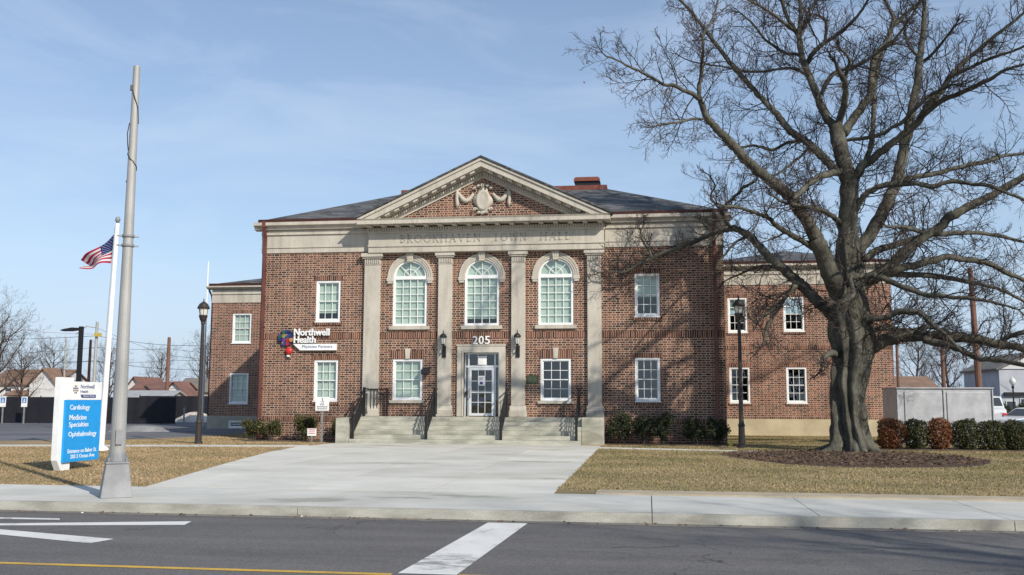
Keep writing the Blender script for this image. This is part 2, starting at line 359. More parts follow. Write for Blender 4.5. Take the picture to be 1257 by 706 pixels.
LIMBS = [
 [14.17,-4.77,2.19,0.405,14.2,-4.77,2.85,0.541,14.19,-4.77,3.51,0.676,14.19,-4.77,4.1,0.743,14.17,-4.77,4.5,0.73,14.13,-4.78,4.91,0.676,14.15,-4.78,5.38,0.595,14.18,-4.77,6.35,0.487,14.19,-4.77,7.39,0.392,14.22,-4.77,8.29,0.351,14.29,-4.76,9.19,0.338,14.31,-4.76,9.73,0.338,14.1,-4.78,10.55,0.284,13.96,-4.8,11.47,0.284,13.88,-4.81,11.93,0.203],
 [13.9,-4.81,11.68,0.167,13.54,-4.72,12.27,0.156,13.32,-4.59,13.1,0.144,13.02,-4.46,13.94,0.133,12.88,-4.33,14.68,0.121,12.81,-4.19,15.54,0.11,12.92,-4.03,16.3,0.073,12.93,-3.9,17.04,0.061,12.95,-3.65,18.46,0.049,13.18,-3.4,19.73,0.031],
 [12.85,-3.95,15.6,0.074,13.11,-3.73,16.06,0.074,13.28,-3.51,16.6,0.062,13.59,-3.23,17.22,0.05,14.11,-2.64,18.69,0.038,14.54,-2.2,19.79,0.026],
 [12.79,-3.96,15.66,0.086,12.37,-4.25,16.28,0.073,12.18,-4.45,16.78,0.061,11.86,-4.8,17.68,0.048,11.48,-5.15,18.5,0.03],
 [12.7,-3.97,15.79,0.074,12.1,-4.44,16.08,0.061,11.61,-4.83,16.3,0.048,11.19,-5.14,16.42,0.048,10.4,-5.74,16.65,0.035,9.63,-6.42,17.07,0.023],
 [12.94,-4.14,14.63,0.061,12.74,-3.96,14.86,0.061,12.46,-3.77,14.97,0.062,12.11,-3.5,15.29,0.062,11.66,-3.08,15.89,0.05,11.34,-2.68,16.6,0.051,11.06,-2.42,17.03,0.039,10.83,-2.21,17.36,0.032],
 [13.05,-4.22,13.92,0.061,12.84,-4.09,14.14,0.061,12.54,-3.94,14.33,0.061,12.06,-3.72,14.4,0.05,11.45,-3.44,14.42,0.05,10.69,-3.11,14.61,0.044,10.15,-2.87,14.88,0.038,9.44,-2.57,15.12,0.032,8.75,-2.29,15.42,0.026,8.28,-2.07,15.8,0.02],
 [13.07,-4.02,14.41,0.098,13.22,-4.28,14.69,0.097,13.53,-4.6,14.94,0.084,14.09,-5.08,15.19,0.071,14.55,-5.55,15.51,0.058,14.84,-5.98,15.86,0.046,15.1,-6.52,16.34,0.034,15.39,-7.13,16.85,0.022],
 [13.45,-5.18,14.72,0.059,13.56,-5.23,14.94,0.059,13.59,-5.36,15.45,0.059,13.49,-5.43,15.64,0.059,13.34,-5.5,15.72,0.047],
 [14.03,-4.79,11.86,0.131,14.1,-5.4,12.38,0.117,14.05,-6.07,12.95,0.103,13.78,-6.49,13.2,0.091,13.58,-6.88,13.46,0.056],
 [14.02,-6.11,13.09,0.057,14.03,-6.38,13.29,0.057,14.07,-6.75,13.54,0.056,13.88,-7.05,13.7,0.045,13.61,-7.38,13.8,0.033],
 [14.13,-4.78,11.47,0.179,14.58,-4.51,12.05,0.156,14.98,-4.25,12.64,0.145,15.34,-4.02,13.17,0.133,15.46,-3.82,13.83,0.122,15.64,-3.55,14.68,0.123,15.84,-3.42,15.04,0.111,16.19,-3.23,15.38,0.111,16.37,-3.07,15.86,0.099,16.59,-2.87,16.48,0.087,16.49,-2.75,16.97,0.063,16.36,-2.6,17.53,0.05,16.31,-2.25,18.9,0.038],
 [16.62,-2.61,16.32,0.088,16.96,-2.41,16.65,0.076,17.37,-2.15,17.07,0.076,17.79,-1.9,17.45,0.064,18.38,-1.54,18.08,0.051,19.17,-0.97,19.33,0.039,19.76,-0.45,20.58,0.026],
 [14.48,-4.73,9.61,0.107,14.95,-4.24,10.41,0.096,15.34,-3.79,11.23,0.098,15.59,-3.27,12.31,0.087,15.77,-2.76,13.43,0.088,15.94,-2.41,14.19,0.089,16.23,-1.95,15.16,0.077,16.56,-1.61,15.84,0.077],
 [13.38,-4.28,13.13,0.073,13.54,-4.38,13.22,0.072,13.84,-4.76,13.73,0.084,14.15,-4.95,13.84,0.071,14.46,-5.12,13.83,0.071,14.85,-5.37,13.97,0.07,15.07,-5.52,14.09,0.058,15.58,-5.89,14.35,0.057,15.86,-6.15,14.6,0.045,16.08,-6.42,14.89,0.045,16.36,-6.8,15.32,0.033,16.66,-7.25,15.81,0.022],
 [14.37,-4.75,6.86,0.215,14.71,-4.57,7.42,0.239,15.07,-4.42,7.79,0.24,15.59,-4.16,8.68,0.229,15.96,-3.95,9.41,0.218,16.29,-3.76,10.12,0.207,16.57,-3.53,11.17,0.196,16.88,-3.3,12.16,0.184,17.1,-3.12,12.97,0.173,17.39,-2.88,14.06,0.149,17.54,-2.7,14.96,0.137,17.75,-2.5,15.95,0.1,17.91,-2.3,16.94,0.088,17.96,-2.14,17.84,0.076,18.21,-1.9,19.12,0.051,18.23,-1.68,20.43,0.032],
 [17.75,-2.05,15.12,0.063,17.6,-1.52,15.69,0.064,17.54,-1.01,16.29,0.052,17.71,-0.24,17.28,0.04],
 [17.67,-2.06,14.89,0.076,18.06,-2.58,15.14,0.062,18.36,-3.16,15.5,0.049,18.58,-3.65,15.81,0.048],
 [14.36,-4.75,9.55,0.179,14.72,-5.02,10.17,0.177,15.12,-5.19,10.48,0.152,15.56,-5.39,10.8,0.14,16.18,-5.66,11.27,0.127,16.6,-5.89,11.69,0.126,16.81,-6.08,12.09,0.125,17.18,-6.29,12.48,0.112,17.43,-6.5,12.89,0.101,17.71,-6.67,13.2,0.089,18.02,-6.85,13.49,0.077,18.39,-7.03,13.75,0.077,18.76,-7.24,14.06,0.065,19.14,-7.44,14.33,0.054,19.51,-7.66,14.64,0.043,20.0,-7.99,15.18,0.032],
 [16.59,-5.95,11.67,0.103,16.99,-6.42,12.01,0.101,17.45,-6.85,12.14,0.088,17.92,-7.29,12.26,0.076,18.39,-7.78,12.41,0.064,18.66,-8.1,12.54,0.053,19.08,-8.53,12.56,0.042,19.57,-9.06,12.59,0.031],
 [17.16,-7.38,12.6,0.065,17.42,-7.71,12.67,0.064,17.67,-8.01,12.73,0.053,17.97,-8.41,12.79,0.052,18.2,-8.7,12.81,0.052,18.49,-9.08,12.79,0.041,18.76,-9.47,12.82,0.04,19.18,-10.13,12.89,0.029],
 [14.18,-4.77,11.25,0.06,14.79,-5.16,11.19,0.071,15.35,-5.54,11.24,0.07,15.63,-5.79,11.4,0.069,15.93,-6.02,11.5,0.068,16.23,-6.38,11.82,0.068,16.62,-6.81,12.16,0.067,16.94,-7.1,12.28,0.055,17.25,-7.37,12.35,0.044],
 [14.28,-4.76,8.23,0.119,14.44,-4.87,8.5,0.119,14.56,-4.99,8.83,0.118,14.78,-5.11,9.1,0.118,14.96,-5.18,9.26,0.106,15.46,-5.34,9.42,0.105,15.95,-5.48,9.4,0.093,16.41,-5.62,9.39,0.092,16.93,-5.78,9.22,0.091,17.25,-5.89,9.33,0.08,17.65,-6.02,9.32,0.079,18.03,-6.15,9.2,0.068,18.55,-6.32,9.09,0.067,19.02,-6.5,8.81,0.055,19.52,-6.71,8.5,0.055,20.11,-6.97,8.07,0.033],
 [16.39,-3.45,9.91,0.11,16.84,-3.12,10.13,0.111,17.35,-2.74,10.3,0.1,18.03,-2.26,10.49,0.101,18.64,-1.83,10.7,0.089,19.26,-1.39,10.92,0.09,19.9,-0.95,11.13,0.091,20.46,-0.57,11.28,0.078,20.95,-0.24,11.48,0.079,21.45,0.1,11.68,0.066,22.4,0.72,11.91,0.054,23.81,1.63,12.31,0.041],
 [14.54,-4.72,5.91,0.238,14.96,-4.77,6.14,0.238,15.35,-4.82,6.36,0.225,15.63,-4.86,6.56,0.213,15.82,-4.9,6.78,0.201,16.16,-4.96,7.12,0.188,16.46,-5.01,7.4,0.176,16.9,-5.06,7.67,0.175,17.28,-5.11,7.89,0.163,17.58,-5.17,8.22,0.163,17.98,-5.22,8.44,0.151,18.33,-5.27,8.63,0.15,18.73,-5.32,8.84,0.138,19.13,-5.37,9.02,0.126,19.57,-5.43,9.31,0.126,20.02,-5.49,9.55,0.114,20.88,-5.6,9.99,0.09,21.65,-5.74,10.64,0.056],
 [14.74,-4.69,5.85,0.143,15.32,-4.43,6.23,0.156,16.06,-4.12,6.56,0.157,16.6,-3.9,6.7,0.145,17.15,-3.68,6.88,0.134,17.58,-3.51,6.98,0.134,18.0,-3.34,7.09,0.122,18.55,-3.12,7.02,0.11,19.11,-2.9,6.99,0.111,19.63,-2.69,6.91,0.099,20.32,-2.4,6.6,0.087,21.08,-2.09,6.32,0.075,22.18,-1.63,5.87,0.05],
 [14.27,-5.37,5.78,0.117,14.57,-5.54,6.05,0.105,14.75,-5.63,6.15,0.104,15.16,-5.82,5.98,0.104,15.49,-5.98,5.78,0.092,15.86,-6.17,5.59,0.091,16.35,-6.41,5.36,0.079,16.72,-6.58,5.31,0.078,17.1,-6.76,5.23,0.067,17.48,-6.94,5.18,0.066,17.81,-7.11,5.1,0.055,18.25,-7.34,4.97,0.043,18.8,-7.66,4.72,0.032],
 [14.6,-4.71,3.52,0.297,14.89,-4.82,3.74,0.296,15.13,-4.89,3.82,0.237,15.39,-4.96,3.93,0.224,15.83,-5.09,4.04,0.211,16.26,-5.21,4.05,0.198,16.71,-5.34,4.02,0.186,17.11,-5.45,3.98,0.173,17.45,-5.55,3.97,0.172,17.82,-5.66,3.93,0.16,18.17,-5.78,3.87,0.159,18.5,-5.88,3.78,0.147,18.82,-5.99,3.66,0.135,19.44,-6.2,3.54,0.123,20.17,-6.46,3.3,0.088],
 [16.07,-5.52,4.04,0.139,16.31,-5.71,3.97,0.138,16.5,-5.89,3.84,0.126,16.87,-6.22,3.68,0.124,17.24,-6.56,3.53,0.112,17.46,-6.8,3.35,0.1,17.7,-7.06,3.18,0.099,17.95,-7.29,3.14,0.087,18.19,-7.53,3.1,0.086,18.63,-7.99,2.96,0.074,19.18,-8.61,2.73,0.041],
 [18.81,-5.64,3.68,0.103,19.05,-5.82,3.92,0.091,19.29,-5.97,4.04,0.09,19.5,-6.11,4.11,0.078,20.09,-6.47,4.27,0.055],
 [14.46,-5.24,4.41,0.106,14.65,-5.41,4.62,0.117,14.9,-5.54,4.64,0.116,15.14,-5.68,4.65,0.104,15.35,-5.82,4.75,0.103,15.54,-5.95,4.85,0.092,15.82,-6.12,4.83,0.091,16.09,-6.29,4.79,0.079,16.27,-6.46,4.58,0.079,16.39,-6.59,4.4,0.078,16.54,-6.75,4.2,0.067,16.72,-6.91,4.02,0.066,16.91,-7.15,3.71,0.055,17.08,-7.4,3.38,0.044],
 [14.71,-4.29,4.3,0.096,15.09,-4.02,4.35,0.097,15.53,-3.7,4.43,0.086,16.16,-3.26,4.42,0.086,16.79,-2.81,4.42,0.075,17.51,-2.31,4.55,0.063,18.42,-1.68,4.4,0.051,19.35,-1.02,4.12,0.039],
 [15.25,-4.12,6.27,0.121,15.69,-3.84,6.39,0.122,16.07,-3.61,6.45,0.11,16.78,-3.17,6.46,0.111,17.69,-2.62,6.46,0.1,18.29,-2.26,6.44,0.088,18.89,-1.9,6.38,0.089,19.51,-1.53,6.29,0.077,20.09,-1.18,6.23,0.064,20.87,-0.72,6.05,0.065,21.73,-0.18,5.71,0.053],
 [14.79,-4.38,6.9,0.12,15.14,-4.12,7.12,0.133,15.53,-3.84,7.34,0.134,15.98,-3.52,7.5,0.123,16.45,-3.21,7.66,0.123,16.91,-2.9,7.83,0.112,17.38,-2.58,8.0,0.1,18.19,-2.06,8.16,0.101,19.11,-1.47,8.28,0.09,19.94,-0.95,8.35,0.078,20.74,-0.45,8.32,0.079,21.4,-0.04,8.25,0.066,22.07,0.38,8.17,0.053],
 [17.0,-4.68,7.74,0.083,16.48,-5.38,7.72,0.081,15.97,-6.1,7.71,0.08,15.64,-6.57,7.69,0.067,15.23,-7.14,7.57,0.055,14.83,-7.71,7.51,0.044],
 [14.0,-4.8,4.44,0.351,13.84,-5.15,5.23,0.348,13.62,-5.41,5.73,0.332,13.39,-5.65,6.16,0.317,13.2,-5.88,6.6,0.302,13.04,-6.08,6.97,0.288,12.86,-6.27,7.32,0.273,12.7,-6.44,7.61,0.228,12.4,-6.7,8.03,0.215,12.13,-6.92,8.33,0.203,11.86,-7.16,8.71,0.191,11.49,-7.42,8.98,0.189,11.14,-7.64,9.17,0.177,10.77,-7.89,9.43,0.165,10.4,-8.14,9.68,0.164,10.15,-8.33,9.9,0.152,9.93,-8.51,10.13,0.152,9.71,-8.68,10.34,0.14,9.46,-8.86,10.52,0.129,9.19,-9.07,10.78,0.117,8.97,-9.25,10.98,0.106,8.86,-9.41,11.26,0.095,8.75,-9.57,11.54,0.084],
 [8.75,-9.58,11.49,0.074,8.48,-9.8,11.62,0.073,8.17,-10.03,11.69,0.062,7.88,-10.26,11.77,0.062,7.62,-10.44,11.72,0.051,7.33,-10.68,11.84,0.051,7.06,-10.9,11.93,0.051,6.75,-11.15,12.02,0.04,6.48,-11.36,12.08,0.04,6.26,-11.55,12.16,0.03,5.99,-11.77,12.22,0.03,5.83,-11.9,12.23,0.025,5.71,-12.02,12.32,0.02],
 [8.75,-9.57,11.54,0.074,8.74,-9.5,11.9,0.074,8.8,-9.42,12.22,0.063,8.86,-9.34,12.55,0.064,8.87,-9.27,12.88,0.064,8.92,-9.16,13.39,0.053,8.93,-9.06,13.85,0.053,9.13,-8.95,14.19,0.043,9.3,-8.85,14.54,0.043,9.43,-8.73,15.04,0.038,9.56,-8.58,15.67,0.032,9.64,-8.44,16.3,0.022],
 [8.85,-9.46,10.87,0.037,8.5,-9.74,10.8,0.042,8.1,-10.07,10.61,0.042,7.65,-10.43,10.47,0.036,7.21,-10.8,10.27,0.025],
 [14.08,-4.79,10.1,0.119,13.69,-5.31,9.92,0.129,13.35,-5.79,9.73,0.128,13.01,-6.26,9.57,0.115,12.71,-6.74,9.33,0.113,12.48,-7.1,9.14,0.101,12.28,-7.49,8.89,0.1,12.01,-7.95,8.63,0.087,11.79,-8.34,8.41,0.076],
 [13.79,-4.83,10.16,0.155,13.67,-4.74,10.36,0.155,13.5,-4.62,10.64,0.156,13.3,-4.51,10.89,0.145,13.09,-4.38,11.18,0.145,12.85,-4.26,11.44,0.134,12.61,-4.15,11.66,0.134,12.39,-4.05,11.86,0.135,12.16,-3.89,12.26,0.123,11.95,-3.75,12.63,0.124,11.73,-3.62,12.96,0.112,11.48,-3.48,13.31,0.112,11.23,-3.34,13.69,0.1,11.01,-3.2,14.04,0.101,10.75,-3.06,14.42,0.101,10.52,-2.93,14.78,0.089,10.26,-2.77,15.21,0.09,10.03,-2.62,15.65,0.077,9.79,-2.48,16.05,0.078,9.58,-2.36,16.41,0.078,9.24,-2.16,17.02,0.065,9.03,-2.03,17.4,0.066,8.84,-1.92,17.73,0.066,8.49,-1.76,18.2,0.053,7.95,-1.48,19.06,0.04,7.53,-1.16,20.13,0.027],
 [12.65,-3.17,12.03,0.075,12.93,-3.23,11.78,0.063,12.7,-3.32,11.67,0.062,12.32,-3.48,11.54,0.062,11.92,-3.64,11.29,0.062,11.7,-3.73,11.24,0.062,11.51,-3.81,11.29,0.062,11.26,-3.91,11.34,0.049,10.98,-4.03,11.35,0.049,10.63,-4.16,11.26,0.049,10.26,-4.31,11.26,0.037],
 [13.21,-3.5,11.38,0.05,12.81,-4.06,10.93,0.049,12.35,-4.68,10.48,0.048,11.87,-5.34,10.03,0.041,11.52,-5.79,9.78,0.035,11.19,-6.2,9.76,0.029],
 [13.93,-4.81,4.3,0.238,13.76,-4.57,4.64,0.228,13.63,-4.42,4.86,0.217,13.37,-4.16,5.21,0.207,13.11,-3.92,5.54,0.209,12.89,-3.71,5.84,0.198,12.69,-3.52,6.11,0.199,12.46,-3.34,6.35,0.187,12.25,-3.15,6.63,0.189,11.96,-2.92,6.94,0.177,11.69,-2.71,7.26,0.166,11.48,-2.51,7.58,0.167,11.26,-2.32,7.87,0.155,11.03,-2.14,8.17,0.156,10.83,-2.01,8.36,0.143,10.63,-1.88,8.51,0.131,10.42,-1.77,8.64,0.118],
 [10.51,-1.75,8.61,0.105,10.23,-1.69,8.56,0.105,9.92,-1.62,8.51,0.106,9.66,-1.56,8.43,0.093,9.41,-1.5,8.34,0.093,8.96,-1.39,8.17,0.093,8.5,-1.28,8.03,0.094,8.05,-1.17,7.85,0.081,7.59,-1.07,7.74,0.081,7.12,-0.96,7.53,0.068,6.66,-0.85,7.35,0.068,6.35,-0.77,7.16,0.055,6.05,-0.7,7.04,0.055,5.58,-0.61,7.06,0.041,5.03,-0.5,7.05,0.028],
 [7.19,-1.31,7.55,0.054,7.1,-1.21,7.83,0.054,6.87,-1.08,8.19,0.047,6.74,-0.95,8.56,0.041,6.88,-0.75,9.03,0.034],
 [10.31,-1.88,8.62,0.079,10.07,-2.22,8.86,0.078,9.89,-2.6,9.18,0.077,10.09,-2.86,9.38,0.064,10.32,-3.11,9.55,0.063,10.52,-3.33,9.69,0.063,10.66,-3.55,9.86,0.05,10.88,-3.76,9.93,0.05,11.1,-3.97,10.01,0.037,11.17,-4.19,10.2,0.031],
 [9.99,-1.73,9.22,0.053,9.74,-1.66,9.64,0.04,9.56,-1.62,9.85,0.04,9.63,-1.55,10.13,0.04,9.77,-1.46,10.41,0.033,9.53,-1.39,10.88,0.027],
 [12.79,-5.98,7.08,0.104,12.5,-6.27,7.21,0.103,12.15,-6.6,7.34,0.102,11.8,-6.94,7.48,0.09,11.47,-7.28,7.6,0.09,11.25,-7.52,7.73,0.078,11.1,-7.7,7.84,0.077,10.8,-7.99,7.93,0.066,10.45,-8.33,7.98,0.065,10.13,-8.64,8.04,0.054,9.79,-8.96,8.04,0.043,9.53,-9.21,8.02,0.042,9.23,-9.51,8.05,0.032],
 [13.95,-4.8,8.11,0.095,13.79,-5.1,8.21,0.095,13.51,-5.54,8.31,0.093,13.21,-5.99,8.37,0.081,12.75,-6.64,8.37,0.079,12.29,-7.28,8.34,0.067,11.85,-7.9,8.28,0.055,11.39,-8.58,8.24,0.043,11.0,-9.26,8.32,0.032],
 [12.75,-3.46,6.02,0.1,12.42,-3.72,6.0,0.087,12.17,-3.99,5.73,0.074,11.82,-4.36,5.36,0.073,11.44,-4.73,5.03,0.06,11.14,-5.02,4.8,0.06,10.94,-5.23,4.61,0.042],
 [12.45,-3.5,6.08,0.087,12.12,-3.91,5.68,0.086,11.71,-4.45,5.11,0.073,11.45,-4.8,4.76,0.072,11.24,-5.1,4.44,0.072,11.11,-5.42,4.07,0.059,11.0,-5.72,3.71,0.047],
 [13.72,-4.84,3.28,0.143,13.44,-5.2,3.44,0.13,13.2,-5.46,3.37,0.106,13.01,-5.71,3.22,0.082,12.91,-5.96,3.01,0.058],
 [14.52,-5.53,6.16,0.093,14.2,-5.72,6.09,0.093,13.98,-5.85,6.02,0.092,14.03,-5.99,5.71,0.081,14.01,-6.13,5.41,0.08,13.79,-6.29,5.23,0.068,13.48,-6.49,5.1,0.057],
 [11.08,-1.37,8.33,0.066,10.55,-1.92,8.05,0.052,10.19,-2.39,7.66,0.052,9.86,-2.88,7.21,0.038,9.57,-3.4,6.7,0.025],
 [12.27,-3.02,6.64,0.063,11.97,-2.77,6.81,0.064,11.56,-2.44,6.99,0.051,11.13,-2.11,6.91,0.052,10.54,-1.66,6.72,0.039,10.09,-1.31,6.54,0.027]]
# ------------------------------------------------------------------ ground, road, pavements
KV = -24.75
structure('ground', MB().quad((-500, -300, -.22), (500, -300, -.22), (500, 900, -.22), (-500, 900, -.22)), M['soil'])
structure('road', MB().quad((-400, -38, -.15), (400, -38, -.15), (400, KV + .02, -.15), (-400, KV + .02, -.15)), M['road'])
structure('opposite_pavement', MB().box(-400, 400, -46, -38, -.2, 0), M['walk'])
structure('lawn', MB().box(-400, 400, -21.7, 600, -.2, 0), M['soil'])
structure('lawn', MB().quad((5.16, -21.69, .002), (60, -21.69, .002), (60, 30, .002), (5.16, 30, .002)), mat('olive_lawn_soil', (.30, .23, .12), (.20, .158, .075), .5, 1., fine=(24, .32), bmp=.5, bdist=.03, sc=(.5, 1.2, 1)))
# kerb and pavement as cast slabs with open joints
mb = MB(); joints = [-60, -45, -36, -29, -22, -16, -10.5, -5.6, 1.15, 7.0, 9.6, 12.4, 15.2, 18, 24, 30, 40, 60]
for a, b in zip(joints, joints[1:]):
    mb.box(a + .008, b - .008, KV + .17, -21.7, -.2, 0)
structure('pavement', mb, M['walk'])
mb = MB(); kj = [-60, -48, -36, -27, -18, -9.6, -5.6, 1.15, 7.0, 12.4, 18, 24, 32, 46, 60]
for a, b in zip(kj, kj[1:]): mb.box(a + .006, b - .006, KV, KV + .168, -.2, .004, ty=.012)
structure('kerb', mb, M['kerb'])
gut = mat('gutter_grit', (.22, .205, .18), (.11, .105, .10), 3, .95, fine=(40, .3), sc=(.6, 3, 1))
structure('gutter', MB().quad((-60, KV - .30, -.146), (60, KV - .30, -.146), (60, KV + .01, -.146), (-60, KV + .01, -.146)), gut)
structure('lawn_edging', MB().box(5.95, 40, -21.72, -21.05, -.1, .03), mat('tan_concrete', (.42, .36, .27), (.33, .28, .2), 2, .9, fine=(30, .15)))
# forecourt: slabs between the steps and the pavement, the left side flaring
def left_edge(v):
    P = [(-21.7, -3.2), (-15, -4.6), (-9.1, -5.7), (-3.9, -6.15), (-2.4, -5.6)]
    for (v0, u0), (v1, u1) in zip(P, P[1:]):
        if v <= v1: return u0 + (u1 - u0) * (v - v0) / (v1 - v0)
    return P[-1][1]
mb = MB(); rows = [-21.7, -18.6, -15.4, -12.2, -9.0, -5.8, -2.3]; colsu = [-9, -2.9, .15, 2.7, 5.15]
for v0, v1 in zip(rows, rows[1:]):
    for u0, u1 in zip(colsu, colsu[1:]):
        a0, a1 = (left_edge(v0), left_edge(v1)) if u0 < -5 else (u0 + .010, u0 + .010)
        q = [(a0, v0 + .014), (u1 - .010, v0 + .014), (u1 - .010, v1 - .014), (a1, v1 - .014)]
        if q[0][0] < u1: mb.prism(q, -.1, .006, ax='z')
structure('forecourt', mb, M['plaza'])
structure('side_path', MB().prism([(-34, -10.7), (-5.65, -5.45), (-6.1, -4.1), (-34, -9.3)], -.1, .004, ax='z'), M['plaza'])
structure('narrow_path', MB().prism([(5.15, -4.5), (12, -6.0), (12, -5.3), (5.15, -3.4)], -.1, .005, ax='z'), M['plaza'])
structure('car_park', MB().prism([(-120, -4.5), (-20, -3.4), (-16, -1.6), (-14.2, 1.8), (-13.6, 5.5), (-13.6, 13.4), (-13.6, 44), (-120, 44)], -.1, .008, ax='z'), M['lot'])
structure('side_street', MB().quad((24.5, -21, .006), (140, -21, .006), (140, 140, .006), (24.5, 140, .006)), M['lot'])
mul = [(9.23, -7.04), (10.1, -5.6), (11.5, -4.7), (12.84, -4.4), (15.43, -5.0), (17.07, -6.88), (17.3, -8.8), (16.9, -10.5), (15.9, -12.0), (14.06, -13.0), (12.34, -13.2), (10.86, -12.0), (9.9, -9.9)]
mb = MB(); c = Vector((13.3, -8.6, .05)); pts = []
for i in range(len(mul)):
    a, b = mul[i], mul[(i + 1) % len(mul)]
    for k in range(6):
        t = k / 6; p = Vector((a[0] + (b[0] - a[0]) * t, a[1] + (b[1] - a[1]) * t, .004)); p += Vector((rnd.uniform(-.12, .12), rnd.uniform(-.12, .12), 0)); pts.append(p)
for i in range(len(pts)):
    p, q = pts[i], pts[(i + 1) % len(pts)]; m1 = p.lerp(c, .35); m2 = q.lerp(c, .35); m1.z = m2.z = .05
    mb.quad(p, q, m2, m1); mb.quad(m1, m2, c)
structure('mulch_bed', mb, M['mulch'])
bed = MB()
for x0, x1, y0, y1 in ((-9.9, -5.4, -1.7, -.01), (5.3, 10.6, -1.75, -.01), (15.0, 30, -3.6, -1.7)):
    pp = []; n = 24
    for k in range(n): pp.append((x0 + (x1 - x0) * k / n, y0 + rnd.uniform(-.1, .1)))
    pp += [(x1, y1), (x0, y1)]; bed.prism(pp, -.05, .02, ax='z')
structure('planting_bed', bed, mat('bed_litter', (.17, .12, .08), (.08, .055, .038), 5, 1., fine=(30, .45), bmp=.7, bdist=.04))
# painted markings
Z = -.1455
def poly(name, pts, m, z=Z): structure(name, MB().quad(*[(x, y, z) for x, y in pts]), m)
poly('yellow_line', [(-60, -29.76), (4.1, -29.76), (4.1, -29.64), (-60, -29.64)], M['yellow'])
poly('yellow_line', [(4.84, -29.70), (60, -29.70), (60, -29.58), (4.84, -29.58)], M['yellow'])
poly('stop_line', [(4.15, -29.62), (4.82, -29.62), (5.05, -25.06), (4.42, -25.06)], M['scuffed_paint'])
poly('lane_arrow', [(-9, -26.42), (-3.05, -26.42), (-.25, -25.68), (-.15, -26.12), (-3.0, -26.66), (-9, -26.66)], M['paint'])
poly('lane_arrow', [(-9, -26.95), (-2.7, -27.0), (-.4, -27.68), (-.5, -28.1), (-2.45, -27.46), (-9, -27.2)], M['paint'])
poly('lane_arrow', [(-9, -25.92), (-3.5, -25.90), (-2.4, -25.86), (-2.5, -25.70), (-3.5, -25.72), (-9, -25.74)], M['paint'])
crk = MB()
for (x, y) in ((6.4, -27.4), (9.5, -27.0)):
    p = [(x + i * .16 + rnd.uniform(-.03, .03), y + i * .05 + rnd.uniform(-.09, .09)) for i in range(7)]
    for a, b in zip(p, p[1:]): crk.quad((a[0], a[1] - .008, -.1462), (b[0], b[1] - .008, -.1462), (b[0], b[1] + .008, -.1462), (a[0], a[1] + .008, -.1462))
structure('road_crack', crk, plain('crack_tar', (.02, .02, .02), .9))

# ------------------------------------------------------------------ the civic building
HALL = thing('civic_building', 'large red brick civic building with pedimented stone centre and two set-back wings', 'building')
def rect(x0, x1, z0, z1): return [(x0, z0), (x1, z0), (x1, z1), (x0, z1)]
def arch(x0, x1, z0, zs, n=20):
    r = (x1 - x0) / 2; c = (x0 + x1) / 2
    return [(x0, z0), (x1, z0)] + [(c + r * math.cos(math.pi * k / n), zs + r * math.sin(math.pi * k / n)) for k in range(n + 1)]
U0, U1 = -9.97, 10.15
AX = [(-3.95, -2.44), (-.78, .72), (2.40, 3.90)]
AZ0, AZS = 4.92, 7.03
LOW = [(-3.90, -2.60, 1.74, 3.49), (2.50, 3.78, 1.74, 3.50)]
SIDE = [(-7.42, -6.32, 5.15, 6.94), (-7.42, -6.35, 1.70, 3.46), (6.47, 7.50, 5.26, 7.06), (6.45, 7.48, 1.74, 3.53)]
DOOR = (-.79, .73, 1.06, 3.76)
holes = [rect(*w) for w in LOW + SIDE] + [arch(a, b, AZ0, AZS) for a, b in AX] + [rect(*DOOR)]
w = MB(); w.prism([rect(U0, U1, -.1, 9.0)] + holes, 0, .34)
w.box(U0, U0 + .3, .34, 20, -.1, 9.0); w.box(U1 - .3, U1, .34, 20, -.1, 9.0); w.box(U0, U1, 20, 20.3, -.1, 9.0)
ob('wall', w, M['brick'], HALL)
def wing_wall(x0, x1, v, vend, z0, ztop, wins):
    mb = MB(); mb.prism([rect(x0, x1, z0, ztop)] + [rect(*q) for q in wins], v, v + .3)
    mb.box(x0, x0 + .3, v + .3, vend, z0, ztop); mb.box(x1 - .3, x1, v + .3, vend, z0, ztop); mb.box(x0, x1, vend, vend + .3, z0, ztop)
    return ob('wing_wall', mb, M['brick_wing'], HALL)
LWv, RWv = 13.5, 10.5
LWIN = [(-17.32, -16.16, 5.03, 6.78), (-17.38, -16.22, 1.48, 3.26)]
RWIN = [(11.14, 12.12, 5.28, 7.08), (13.95, 14.98, 5.32, 7.10), (11.15, 12.18, 1.66, 3.47), (14.0, 15.02, 1.65, 3.47)]
wing_wall(-18.62, -10.0, LWv, 18.4, .76, 7.45, LWIN); wing_wall(10.2, 19.3, RWv, 28, .84, 7.75, RWIN)
p = MB(); p.prism([rect(-18.66, -10.0, -.1, .758), rect(-17.33, -16.26, .06, .5)], LWv - .05, LWv + .25); p.box(-18.66, -18.36, LWv + .25, 18.4, -.1, .758)
ob('plinth', p, M['plinth_grey'], HALL)
ob('plinth', MB().box(10.2, 19.34, RWv - .05, 28.05, -.1, .838), M['plinth'], HALL)
ob('floor_slab', MB().box(U0 + .31, U1 - .31, .35, 19.9, 4.1, 4.4).box(U0 + .31, U1 - .31, .35, 19.9, .8, 1.04).box(-18.3, -10.1, LWv + .31, 18.3, 4.0, 4.2).box(10.5, 19, RWv + .31, 27.9, 4.2, 4.5), M['room'], HALL)
ob('partition', MB().box(U0 + .32, U1 - .32, 3.0, 3.1, 1.05, 4.09).box(U0 + .32, U1 - .32, 3.0, 3.1, 4.41, 9.0), M['room'], HALL)
